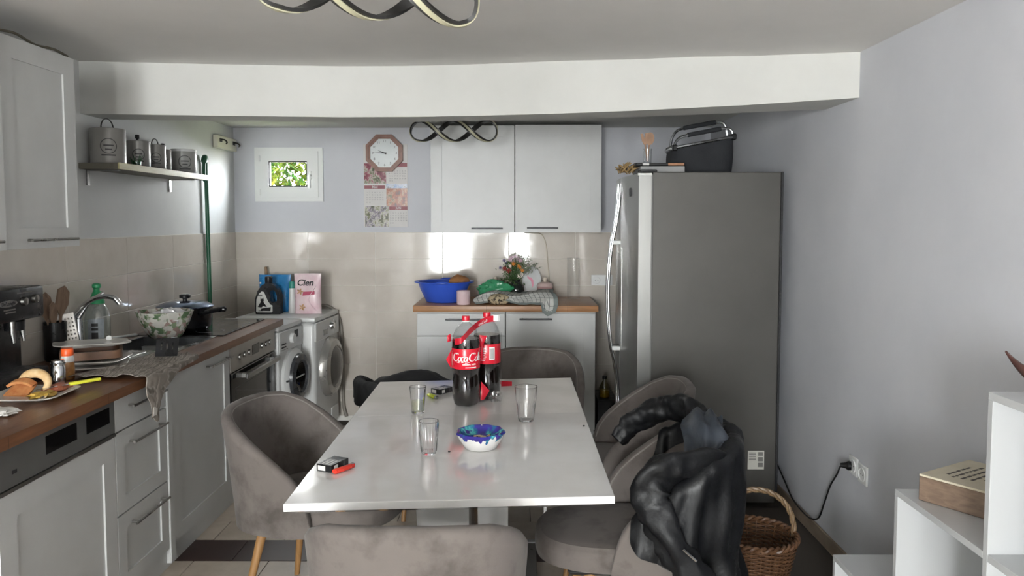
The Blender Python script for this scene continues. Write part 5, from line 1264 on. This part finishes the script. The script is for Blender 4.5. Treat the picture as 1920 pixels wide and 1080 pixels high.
# the sleeve and lapel of the jacket
jl = Matrix.Translation((.415, 2.62, .5)) @ Matrix.Rotation(R(178), 4, 'Z'); inv = jl.inverted()
def wp(*p): return inv @ Vector(p) + Vector((0, 0, .5))
def crumpled_tube(path, rad, flat, amp, seed, nu=54, nv=28):
    P_ = bez(path, 10); n_ = len(P_)
    def f(u, v):
        i = u * (n_ - 1); k = min(int(i), n_ - 2); p = P_[k].lerp(P_[k + 1], i - k); d = (P_[k + 1] - P_[k]).normalized()
        a_ = d.cross(Vector((0, -1, .2))).normalized(); b_2 = a_.cross(d); an = 6.28318 * v
        r = rad(u) * (1 + amp * (noise.noise(Vector((u * 7, math.cos(an) * 1.3, seed + math.sin(an)))) + .8 * abs(noise.noise(Vector((u * 15, math.cos(an), seed + 4 + math.sin(an) * .7))))))
        return p + a_ * (r * math.cos(an)) + b_2 * (r * flat * math.sin(an))
    m = MB().grid(f, nu, nv, cv=True); m.f.append(tuple(range(nv))); m.f.append(tuple((nu - 1) * nv + i for i in range(nv))); return m
mk('sleeve', crumpled_tube([wp(.668, 2.46, .745), wp(.60, 2.37, .775), wp(.50, 2.335, .765), wp(.425, 2.328, .725), wp(.412, 2.316, .665), wp(.455, 2.302, .585), wp(.52, 2.295, .48), wp(.575, 2.295, .33)], lambda u: .034 + .017 * math.sin(min(1, u * 1.7) * 1.9), .55, .6, 2), leather, jk, ang=80)
mk('sleeve', crumpled_tube([wp(.385, 2.895, .690), wp(.44, 2.905, .745), wp(.52, 2.895, .795), wp(.60, 2.83, .835), wp(.645, 2.73, .845), wp(.655, 2.63, .842)], lambda u: .026 + .022 * math.sin(math.pi * min(1, u * .8 + .12)), .75, .5, 11), leather, jk, ang=80)
q4 = [Vector(p) for p in ((.515, 2.435, .775), (.690, 2.45, .795), (.705, 2.56, .868), (.605, 2.70, .872))]
def lapf(u, v):
    uu = .5 + (u - .5) * (.72 + .28 * math.sin(3.1 * v)) + .05 * math.sin(v * 7); p = q4[0].lerp(q4[1], uu).lerp(q4[3].lerp(q4[2], uu), v) + Vector((0, -.02, .034)) * math.sin(3.14 * u) * math.sin(3.14 * v) + Vector((0, 0, .010 * math.sin(u * 14 + v * 5)))
    return wp(*(p + Vector((0, 0, .008 * noise.noise(p * 28)))))
mk('lapel', MB().sheet(lapf, 20, 20, .006), M('grey_blue_lining', (48, 54, 63), .5, bump=(40, .4, .004), var=(9, (38, 43, 50))), jk, ang=80)
for w0, w1 in ((((.50, 2.248, .545)), (.54, 2.245, .51)), ((.59, 2.262, .40), (.61, 2.262, .37))):
    mk('zip', MB().tube([wp(*w0), wp(*w1)], .004, 6), chrome, jk)
cj = drape('black cloth jacket bundled over the low chair at the far left', 'cloth_jacket', -.53, 4.11, 38, .70, lambda v: -.98, lambda v: .98,
      lambda s_: .10, lambda s_: .075 + .03 * math.cos(s_ * 4), M('black_cloth', (22, 22, 24), .9, bump=(60, .3, .003), var=(9, (28, 28, 31))), .02, 8, 70, 30)
mk('bundle', blob((-.03, .03, .595), .25, 30, 16, .22, 2.2, 5, (1.0, .95, .44)), bpy.data.materials['black_cloth'], cj, ang=80)

# ------------------------------------------------------------------ cola bottles with torn multipack wrap
cola = M('dark_cola', (14, 8, 7), .08, coat=.4, rvar=(9, .05, .12))
redm = M('red_label', (214, 28, 50), .3, rvar=(9, .22, .38)); redf = M('red_wrap_film', (206, 34, 54), .25, rvar=(9, .15, .35))
whit = M('white_print', (238, 236, 234), .4, rvar=(9, .3, .5)); pet = thin_glass('clear_pet', (.97, .97, .975), .03, .8, .04)
STR = []
def arcs(cx_, cy_, rx, ry, a0, a1, n=12): return [(cx_ + rx * math.cos(R(a0 + (a1 - a0) * i / (n - 1))), cy_ + ry * math.sin(R(a0 + (a1 - a0) * i / (n - 1)))) for i in range(n)]
def cap_c(x): return [arcs(x + .55, .62, .5, .62, 50, 300, 20) + [(x + 1.0, .25)], arcs(x + .72, 1.08, .16, .15, 200, -40, 8)]
def low_o(x): return [arcs(x + .24, .32, .22, .32, 90, 450, 18)]
def low_c(x): return [arcs(x + .26, .32, .24, .32, 45, 310, 14)]
def low_a(x): return [arcs(x + .24, .32, .22, .32, 60, 380, 16), [(x + .46, .62), (x + .45, .12), (x + .52, .02), (x + .62, .10)]]
def low_l(x): return [[(x + .05, .1), (x + .25, .6), (x + .30, 1.2), (x + .16, 1.25), (x + .12, .5), (x + .16, .05), (x + .3, .05)]]
STR += cap_c(0) + low_o(1.02) + low_c(1.5) + low_a(1.98) + [[(2.62, .42), (2.86, .46)]] + cap_c(2.72) + low_o(3.74) + low_l(4.22) + low_a(4.5)
STR += [[(.75, -.10), (1.2, -.22), (1.8, -.14), (2.4, -.26), (2.9, -.18)]]
def script_on_cyl(center, r, a_start, size, z0):
    m = MB()
    for st_ in STR:
        n_ = len(st_)
        for i in range(n_):
            pass
        L = []; Rr = []
        for i, (x, y) in enumerate(st_):
            x2, y2 = st_[min(i + 1, n_ - 1)]; x1, y1 = st_[max(i - 1, 0)]; dx, dy = x2 - x1, y2 - y1; l_ = math.hypot(dx, dy) or 1
            wd = (.036 + .066 * abs(dy) / l_) * (.55 + .45 * math.sin(math.pi * min(1, (i + .6) / n_)))
            nx, ny = -dy / l_, dx / l_
            for S, sg in ((L, 1), (Rr, -1)):
                X = x + nx * wd * sg + .22 * (y + ny * wd * sg); Y = y + ny * wd * sg
                a = a_start + X * size / r; S.append((center[0] + r * math.cos(a), center[1] + r * math.sin(a), center[2] + z0 + Y * size))
        vs = L + Rr; m.add(vs, [(i, i + 1, n_ + i + 1, n_ + i) for i in range(n_ - 1)])
    return m
def wrap_text(txt, size, center, r, a_c, z, bold=0, rot=False):
    vs, fs = text_geo(txt, size, 0, bold)
    out = []
    for x, y, q in vs:
        if rot: x, y = -y, x
        a = a_c + x / r; out.append((center[0] + (r + q * .5) * math.cos(a), center[1] + (r + q * .5) * math.sin(a), center[2] + z + y))
    return MB().add(out, fs)
def cola_bottle(lab, x, y, back):
    c = (x, y, .7505); t = thing('cola_bottle', lab, 'bottle', c, 'two cola bottles on the table')
    pm_ = lambda a, j, r, z: 1 + (.10 * math.cos(5 * a) * max(0, 1 - z / .035) if z < .035 else 0)
    pr = [(.030, .004), (.040, .0), (.050, .008), (.0565, .03), (.058, .075), (.0555, .115), (.0545, .13), (.0575, .152), (.059, .158), (.059, .25), (.0588, .268), (.055, .292), (.045, .318), (.030, .338), (.018, .348), (.0145, .354), (.0145, .37)]
    mk('bottle', MB().lathe(pr, 60, c, pm_), pet, t)
    mk('cola', MB().lathe([(max(0, r - .0012), z + .001) for r, z in pr if z < .28] + [(.0565, .282), (0, .282)], 60, c, pm_), cola, t)
    mk('neck_ring', MB().lathe([(.0145, .352), (.0185, .353), (.0185, .356), (.0145, .357)], 24, c), whit, t)
    mk('cap', MB().lathe([(.0162, .358), (.0164, .374), (.0155, .377), (0, .3775)], 30, c, lambda a, j, r, z: 1 + .02 * math.cos(24 * a)), redm, t)
    lb = mk('label', MB().lathe([(.0594, .160), (.0598, .161), (.0598, .244), (.0594, .245)], 60, c, cap=False), redm, t)
    r = .0602
    if not back:
        mk('script_lettering', script_on_cyl(c, r, R(-147), .0275, .194), whit, lb, False)
        mk('lettering', wrap_text('ORIGINAL TASTE', .0075, c, r, R(-72), .180, .0003), whit, lb, False)
        mk('print_line', MB().grid(lambda u, v: (c[0] + r * math.cos(R(-88 + 46 * u)), c[1] + r * math.sin(R(-88 + 46 * u)), c[2] + .166 + v * .003), 12, 2), whit, lb, False)
        for k in range(5): mk('side_print', MB().grid(lambda u, v: (c[0] + r * math.cos(R(-165) + k * .035 + u * .02), c[1] + r * math.sin(R(-165) + k * .035 + u * .02), c[2] + .172 + v * (.06 - .008 * (k % 3))), 3, 2), M('gold_print', (226, 170, 120), .4, rvar=(9, .3, .5)) if k == 2 else whit, lb, False)
    else:
        bc = mk('barcode', MB().grid(lambda u, v: (c[0] + r * math.cos(R(-78) + u * .42), c[1] + r * math.sin(R(-78) + u * .42), c[2] + .178 + v * .055), 8, 2), whit, lb, False)
        for k in range(9): mk('bar', MB().grid(lambda u, v: (c[0] + (r + .0004) * math.cos(R(-76) + k * .04 + u * (.012 + .008 * (k % 2))), c[1] + (r + .0004) * math.sin(R(-76) + k * .04 + u * (.012 + .008 * (k % 2))), c[2] + .182 + v * .046), 2, 2), black_p, bc, False)
        for k in range(8): mk('print_line', MB().grid(lambda u, v: (c[0] + r * math.cos(R(-118) + u * (.38 + .05 * (k % 3))), c[1] + r * math.sin(R(-118) + u * (.38 + .05 * (k % 3))), c[2] + .175 + k * .0075 + v * .003), 6, 2), whit, lb, False)
    return t
cola_bottle('front cola bottle with its white script label facing us', -.212, 3.205, False)
cola_bottle('rear cola bottle showing the barcode side of its label', -.128, 3.325, True)
t = thing('multipack_wrap', 'torn red and clear multipack film around the two cola bottles', 'wrapper', (-.17, 3.25, .75))
def strip(path, w_, nx=14, up=(0, 0, 1), th=.0012):
    P_ = bez(path, nx); n_ = len(P_)
    def f(u, v):
        i = u * (n_ - 1); k = min(int(i), n_ - 2); p = P_[k].lerp(P_[k + 1], i - k); return p + Vector(up) * (w_ * (v - .5))
    return MB().sheet(f, n_, 4, th)
mk('strap', strip([(-.255, 3.155, 1.025), (-.225, 3.140, 1.035), (-.19, 3.19, 1.068), (-.15, 3.265, 1.092), (-.115, 3.29, 1.102), (-.09, 3.30, 1.104)], .026), redf, t)
mk('strap_label', strip([(-.100, 3.297, 1.106), (-.082, 3.30, 1.106), (-.072, 3.31, 1.105)], .026), whit, t)
vs_, fs_ = text_geo('CocaCola', .017, .3)
mk('strap_lettering', MB().add([(-.150 + x * .75, 3.258 + x * .42 - .004 - q_, 1.088 + y + x * .38) for x, y, q_ in vs_], fs_), whit, t, False)
fl = [((-.276, 3.20, 1.052), (-.290, 3.19, 1.045), (-.288, 3.19, 1.018), (-.272, 3.2, 1.022)), ((-.272, 3.2, .985), (-.294, 3.185, .945), (-.274, 3.2, .905), (-.268, 3.21, .94)),
      ((-.157, 3.245, 1.04), (-.125, 3.255, 1.035), (-.142, 3.25, .995), (-.152, 3.245, .99)), ((-.152, 3.235, .985), (-.142, 3.24, 1.0), (-.142, 3.24, .94), (-.151, 3.235, .93)), ((-.150, 3.235, .842), (-.115, 3.25, .80), (-.138, 3.235, .764), (-.152, 3.225, .764))]
for p in fl: mk('torn_flap', MB().sheet(lambda u, v, p=p: Vector(p[0]).lerp(Vector(p[1]), u).lerp(Vector(p[3]).lerp(Vector(p[2]), u), v) + Vector((0, -.006 * math.sin(u * 3.1) * math.sin(v * 3), 0)), 6, 6, .001), redf, t)
def film(u, v):
    a = R(-60 + 120 * u); z = .7515 + .29 * v; r = .0635 + .004 * math.sin(u * 9 + v * 5)
    return (-.128 + r * math.cos(a), 3.325 + r * math.sin(a), z)
mk('clear_film', MB().grid(film, 20, 16), thin_glass('clear_film', (.97, .97, .97), .08, .5, .06), t)
mk('crumpled_film', blob((-.088, 3.255, .772), .021, 20, 12, .8, 3.5, 2, (1.2, 1, 1)), thin_glass('crumpled_clear_film', (.95, .95, .95), .1, .6, .2), t)
t = thing('wrapper_strip', 'torn strip of red film on the table right of the bottles', 'wrapper', (-.06, 3.6, .75))
mk('strip', MB().sheet(lambda u, v: (-.115 + .045 * u + .012 * v, 3.655 - .10 * u + .012 * v, .752 + .012 * math.sin(u * 2.5) + .002 * v), 14, 4, .001).sheet(lambda u, v: (-.070 + .05 * u, 3.545 + .012 * u + .035 * v, .754 + .018 * v * (1 - u * .3)), 8, 5, .001), redf, t)

# ------------------------------------------------------------------ glasses, ashtray, cigarettes
def tumbler(lab, x, y, pr, flute=0, fz=(0, 9), liquid=None):
    c = (x, y, .7505); t = thing('drinking_glass', lab, 'glass', c, 'drinking glasses on the table')
    th = .0022; o = pr; i_ = [(max(.001, r - th), max(z, pr[0][1] + .009)) for r, z in reversed(pr)] + [(0, .009)]
    md = lambda a, j, r, z: 1 + (flute * math.cos(20 * a) if fz[0] < z < fz[1] and j < len(o) else 0)
    mk('glass', MB().lathe([(0, 0)] + o + i_, 80, c, md), glass_s, t)
    mk('rim', MB().tube([(x + (pr[-1][0] - .001) * math.cos(a), y + (pr[-1][0] - .001) * math.sin(a), .7505 + pr[-1][1]) for a in [k * math.pi / 24 for k in range(48)]], .0012, 6, closed=True), glass_s, t)
    if liquid:
        r0 = pr[0][0]; r1 = pr[0][0] + (pr[-1][0] - pr[0][0]) * liquid / pr[-1][1]
        mk('drink', MB().lathe([(0, .0095), (r0 - th - .001, .010), (r1 - th - .001, liquid), (0, liquid)], 48, c), thin_glass('pale_drink', (.90, .92, .82), .02, .5, .10), t)
    return t
tumbler('small glass half full of pale drink beside the black cigarette pack', -.397, 3.062, [(.024, 0), (.0255, .004), (.034, .108)], 0, liquid=.052)
tumbler('empty ribbed glass left of the ashtray', -.292, 2.525, [(.0235, 0), (.025, .005), (.026, .012), (.033, .098), (.034, .110)], .045, (.008, .10))
tumbler('largest empty glass with smooth rim, right of the bottles', .038, 2.945, [(.029, 0), (.031, .006), (.036, .066), (.0385, .076), (.0405, .082), (.0445, .134)], .045, (.008, .074))
def ash_mat(inside):
    q = NT('dripped_glaze_inside' if inside else 'dripped_glaze'); P = q.pos()
    sp = q.n('ShaderNodeSeparateXYZ'); q.l(P, sp.inputs[0])
    mp = q.n('ShaderNodeMapping'); mp.inputs['Scale'].default_value = (1, 1, .10); q.l(P, mp.inputs[0])
    nz = q.n('ShaderNodeTexNoise', i_Scale=62.0, i_Detail=1.0); q.l(mp.outputs[0], nz.inputs[0])
    n2 = q.n('ShaderNodeTexNoise', i_Scale=16.0, i_Detail=3.0); q.l(P, n2.inputs[0])
    colr = q.ramp(n2.outputs[0], [(.40, rgb(54, 44, 132)), (.5, rgb(58, 52, 150)), (.56, rgb(40, 110, 150)), (.60, rgb(86, 190, 186)), (.64, rgb(62, 50, 140))])
    if inside: q.l(colr, q.b.inputs['Base Color'])
    else:
        m1 = q.n('ShaderNodeMapRange', i_1=.755, i_2=.812, i_3=0.0, i_4=1.0); q.l(sp.outputs[2], m1.inputs[0])
        a = q.n('ShaderNodeMath', operation='ADD'); q.l(m1.outputs[0], a.inputs[0]); q.l(nz.outputs[0], a.inputs[1])
        k = q.ramp(a.outputs[0], [(.0, (0, 0, 0, 1)), (.999, (0, 0, 0, 1)), (1.0, (1, 1, 1, 1))])
        g = q.n('ShaderNodeMath', operation='GREATER_THAN', i_1=1.16); q.l(a.outputs[0], g.inputs[0])
        mx = q.n('ShaderNodeMixRGB'); q.l(g.outputs[0], mx.inputs[0]); mx.inputs[1].default_value = rgb(234, 232, 230); q.l(colr, mx.inputs[2]); q.l(mx.outputs[0], q.b.inputs['Base Color'])
    q.b.inputs['Roughness'].default_value = .15; return q.m
c = (-.122, 2.595, .7505)
t = thing('ashtray', 'white ceramic ashtray bowl with purple and blue dripping glaze', 'ashtray', c)
fz = lambda a, j, r, z: 1 + .03 * math.cos(9 * a) * (1 if z > .03 else 0)
mk('outside', MB().lathe([(.052, 0), (.056, .002), (.072, .028), (.0845, .052), (.080, .058), (.074, .056)], 54, c, fz, cap=False), ash_mat(False), t, ang=50)
mk('inside', MB().lathe([(.0745, .056), (.068, .044), (.054, .033), (0, .030)], 54, c, fz, cap=False), ash_mat(True), t, ang=50)
mk('base', MB().lathe([(0, 0), (.054, .0004)], 40, c, cap=False), plate_m, t)
for i, (dx, dy, a, lab) in enumerate(((-.01, .012, 12, 'cigarette butt lying at the back of the ashtray'), (.012, .004, -18, 'cigarette butt lying in the middle of the ashtray'), (.026, .014, 70, 'cigarette butt lying crosswise at the right of the ashtray'), (-.022, -.008, 40, 'cigarette butt at the left of the ashtray'))):
    Mx = T(c[0] + dx, c[1] + dy, c[2] + .0355) @ RZ(a) @ RY(90)
    bt = thing('cigarette_butt', lab, 'cigarette butt', (c[0] + dx, c[1] + dy, c[2] + .032), 'cigarette butts in the ashtray')
    mk('filter', MB().lathe([(.0038, -.014), (.0038, .008), (0, .008)], 10, M=Mx), M('filter_paper', (206, 178, 130), .8, var=(90, (220, 206, 170))), bt)
    mk('ash_end', MB().lathe([(.0036, .008), (.003, .015), (0, .016)], 10, M=Mx), dark_m, bt)
for (x, y, lab) in ((-.225, 2.535, 'dark ash crumb on the table left of the ashtray'), (-.155, 2.79, 'dark ash crumb on the table behind the ashtray'), (.255, 2.86, 'dark crumb on the table near its right edge')):
    single('ash_crumb', blob((x, y, .7535), .0036, 8, 6, .4, 3, 1, (1.3, 1, .8)), dark_m, lab, 'crumb', (x, y, .7505))
blk = M('black_carton', (20, 20, 22), .3, rvar=(9, .2, .4)); pk_w = M('carton_white_print', (210, 208, 204), .35, rvar=(9, .25, .45)); pk_g = M('carton_grey_print', (140, 140, 142), .3, rvar=(9, .2, .4))
def pack(lab, x, y, rz):
    t = thing('cigarette_pack', lab, 'cigarette pack', (x, y, .7505), 'cigarette packs on the table', R(rz), local=True)
    b = mk('carton', MB().box(-.045, .045, -.028, .028, 0, .022, .0015), blk, t, False, local=True)
    mk('lid_line', MB().box(.0195, .0203, -.0283, .0283, -.0001 + .0004, .0222), pk_g, t, False, local=True)
    mk('warning_panel', MB().box(-.042, .012, -.025, .025, .0219, .0224), pk_g, b, False, local=True)
    mk('white_print', MB().box(-.030, -.012, -.0284, -.0278, .004, .018).box(-.0454, -.0448, -.006, .022, .003, .018), pk_w, b, False, local=True)
    for k in range(3): mk('print_line', MB().box(-.038, .004, -.018 + k * .013, -.012 + k * .013, .0223, .0226), pk_w, b, False, local=True)
    return t
pack('black cigarette pack beside the red lighter at the table corner', -.578, 2.375, 66)
pack('black cigarette pack between the half full glass and the bottles', -.335, 3.435, 52)
def lighter(lab, x, y, rz, c1, nm):
    t = thing('lighter', lab, 'lighter', (x, y, .7505), 'lighters on the table', R(rz), local=True)
    Mx = RY(90) @ T(-.0075, 0, 0)
    mk('body', MB().lathe([(.0105, -.04), (.0115, -.037), (.0115, .022), (.010, .024), (0, .024)], 24, M=Mx @ Matrix.Scale(.66, 4, (1, 0, 0))), c1, t, local=True)
    mk('hood', MB().box(.023, .040, -.0085, .0085, .001, .0145, .003), M(nm + '_hood', (170, 40, 34) if nm == 'red' else (170, 172, 170), .3, 0 if nm == 'red' else 1, rvar=(9, .2, .4)), t, local=True)
    mk('wheel', MB().lathe([(.005, -.005), (.005, .005)], 14, M=T(.036, 0, .0125) @ RX(90)), steel, t, local=True)
lighter('red lighter lying beside the cigarette pack at the table corner', -.535, 2.345, 55, M('red_plastic', (226, 62, 46), .25, rvar=(9, .15, .35)), 'red')
lighter('yellow green lighter lying in front of the rear cigarette pack', -.365, 3.325, -58, M('lime_plastic', (202, 214, 66), .25, rvar=(9, .15, .35)), 'lime')

# ------------------------------------------------------------------ right side: basket, stepped shelf, box sign, sockets
wk1 = wood('wicker_willow', (108, 76, 50), (74, 49, 34), 60); wk2 = wood('wicker_dark', (84, 56, 40), (60, 39, 29), 60); hw = wood('wicker_handle', (140, 118, 88), (104, 78, 56), 70)
bc_ = (1.0, 3.165, 0)
t = thing('wicker_basket', 'brown wicker basket with arched handle on the floor by the fridge', 'basket', bc_)
rr_ = lambda z: .125 + .045 * min(1, z / .2)
mk('base', MB().lathe([(.128, .004), (.128, .014), (0, .014)], 32, bc_), wk2, t)
for i in range(26):
    a = i * 2 * math.pi / 26; mk('stake', MB().tube([(bc_[0] + rr_(z) * math.cos(a), bc_[1] + rr_(z) * math.sin(a), z + .006) for z in (0, .07, .14, .205)], .0035, 5), wk1, t)
wv = MB()
for k in range(22):
    z = .018 + k * .0085; ph = (k % 2) * math.pi
    wv.tube([(bc_[0] + (rr_(z) + .0052 * math.cos(13 * a + ph)) * math.cos(a), bc_[1] + (rr_(z) + .0052 * math.cos(13 * a + ph)) * math.sin(a), z) for a in [j * math.pi / 52 for j in range(104)]], .0042, 5, closed=True)
o = mk('weave', wv, wk1, t); o['kind'] = 'stuff'
for ph, nm in ((0, 'rim_braid'), (math.pi, 'rim_braid')):
    mk(nm, MB().tube([(bc_[0] + (.172 + .007 * math.cos(18 * a + ph)) * math.cos(a), bc_[1] + (.172 + .007 * math.cos(18 * a + ph)) * math.sin(a), .212 + .008 * math.sin(18 * a + ph)) for a in [j * math.pi / 90 for j in range(180)]], .0075, 6, closed=True), wk1, t)
for ph in (0, 2.09, 4.19):
    pts = []
    for j in range(61):
        b = math.pi * j / 60; x = bc_[0] + .168 * math.cos(b); z = .20 + .20 * math.sin(b) ** .8 if math.sin(b) > 0 else .20
        tw_ = j * .55 + ph; pts.append((x + .006 * math.cos(tw_) * math.cos(b), bc_[1] + .006 * math.sin(tw_), z + .006 * math.cos(tw_) * math.sin(b)))
    mk('handle', MB().tube(pts, .0068, 6), hw, t)

t = thing('stepped_shelf', 'white stepped cube shelf along the right wall', 'shelf', (1.27, 2.0, 0))
x0, x1 = 1.10, 1.436; ys = [1.36, 1.765, 2.185, 2.60]; zs = [.37, .75, 1.13]; th = .018
def panel(nm, *b): return mk(nm, MB().box(*b, .001), white_l, t, False)
for i, (y, z) in enumerate(((1.36, 1.13), (1.765, 1.13), (2.185, .75), (2.60, .37))): panel('upright', x0, x1, y - th / 2, y + th / 2, 0, z - th)
for y0, y1, n_ in ((1.36, 1.765, 3), (1.765, 2.185, 2), (2.185, 2.60, 1)):
    for k in range(n_):
        top = k == n_ - 1
        panel('top_board' if top else 'board', x0, x1, y0 + (th / 2 if not (top and n_ == 3) else -th / 2) - (th if 0 else 0), y1 + (th / 2 if top else -th / 2), zs[k] - th, zs[k])
    panel('board', x0, x1, y0 + th / 2, y1 - th / 2, .02, .02 + th)
    panel('back_panel', x1 - .006, x1, y0 + th / 2, y1 - th / 2, .04, zs[n_ - 1] - th)
# wooden box sign on the middle step
e1 = Vector((.86, .51, 0)).normalized(); e2 = Vector((.57, -.82, 0)).normalized(); o_ = Vector((1.122, 2.107, .7505))
Ms = Matrix(((e1.x, e2.x, 0, o_.x), (e1.y, e2.y, 0, o_.y), (0, 0, 1, o_.z), (0, 0, 0, 1)))
t = thing('box_sign', 'wooden block sign with dark lettering on the middle step of the white shelf', 'sign', (1.24, 2.1, .7505))
mk('block', MB().box(0, .245, 0, .178, 0, .068, .002, M=Ms), wood('box_wood', (130, 110, 94), (106, 88, 74), 10, (3, 3, 9)), t, False)
mk('top_panel', MB().box(.0, .245, 0, .178, .068, .074, .001, M=Ms), M('cream_sign_face', (200, 192, 172), .7, var=(14, (188, 178, 156))), t, False)
lm_ = MB()
random.seed(3)
for k, (u0, u1) in enumerate(((.06, .19), (.045, .215), (.05, .20), (.06, .215), (.085, .17))):
    u = u0
    while u < u1 - .012:
        w_ = random.uniform(.010, .026); lm_.box(u, min(u + w_, u1), .040 + k * .021, .0475 + k * .021, .0739, .0745, M=Ms); u += w_ + .006
mk('lettering', lm_, M('sign_ink', (74, 68, 62), .7, rvar=(20, .6, .8)), t, False)
# boat-shaped dark wooden bowl on the tall step
def boat(u, v):
    s_ = u * 2 - 1; w_ = .055 * (1 - abs(s_) ** 2.2) + .0015; zc = .020 * abs(s_) ** 2.4 + .036 * abs(s_) ** 4
    a = math.pi * v; y = -w_ * math.cos(a); z = zc + .045 - .043 * math.sin(a) * (1 - abs(s_) ** 3) - .004 * math.sin(a)
    return (.17 * s_, y, z)
Mbt = T(1.275, 1.685, 1.1305) @ RZ(-20)
t = thing('boat_bowl', 'dark brown boat shaped wooden bowl on the top step of the white shelf', 'bowl', (1.275, 1.645, 1.1305))
mk('bowl', MB().sheet(boat, 40, 14, -.005, M=Mbt), wood('dark_bowl_wood', (86, 58, 54), (58, 40, 38), 16, rough=.25), t)
mk('foot', MB().lathe([(.045, 0), (.04, .012), (0, .012)], 24, M=Mbt @ Matrix.Scale(.7, 4, (0, 1, 0))), wood('dark_foot_wood', (80, 56, 50), (56, 40, 36), 16), t)
# two sockets on the right wall with plug and cable
WM = lambda y, z: Matrix(((0, 0, -1, 1.4495), (-1, 0, 0, y), (0, 1, 0, z), (0, 0, 0, 1)))
socket_plate('wall_socket', 'white wall socket with the black plug in it on the right wall', (1.449, 3.24, .475), WM(3.24, .478), 1)
socket_plate('wall_socket', 'empty white wall socket nearest the white shelf on the right wall', (1.449, 3.145, .467), WM(3.150, .470), 1)
t = thing('power_cable', 'black plug and cable running from the right wall socket to the fridge', 'cable', (1.44, 3.3, .02))
mk('plug', MB().lathe([(.019, .0), (.02, .012), (.013, .022), (.009, .042), (0, .043)], 18, M=WM(3.245, .476) @ T(0, 0, .0135) @ RY(-18)), black_p, t)
mk('cord', MB().tube(bez([(1.405, 3.262, .474), (1.412, 3.30, .452), (1.425, 3.36, .40), (1.43, 3.44, .32), (1.43, 3.50, .22), (1.43, 3.56, .125), (1.428, 3.65, .085), (1.425, 3.76, .08), (1.42, 3.88, .10), (1.415, 3.97, .15), (1.41, 4.10, .22)], 6), .0038, 8), black_p, t)
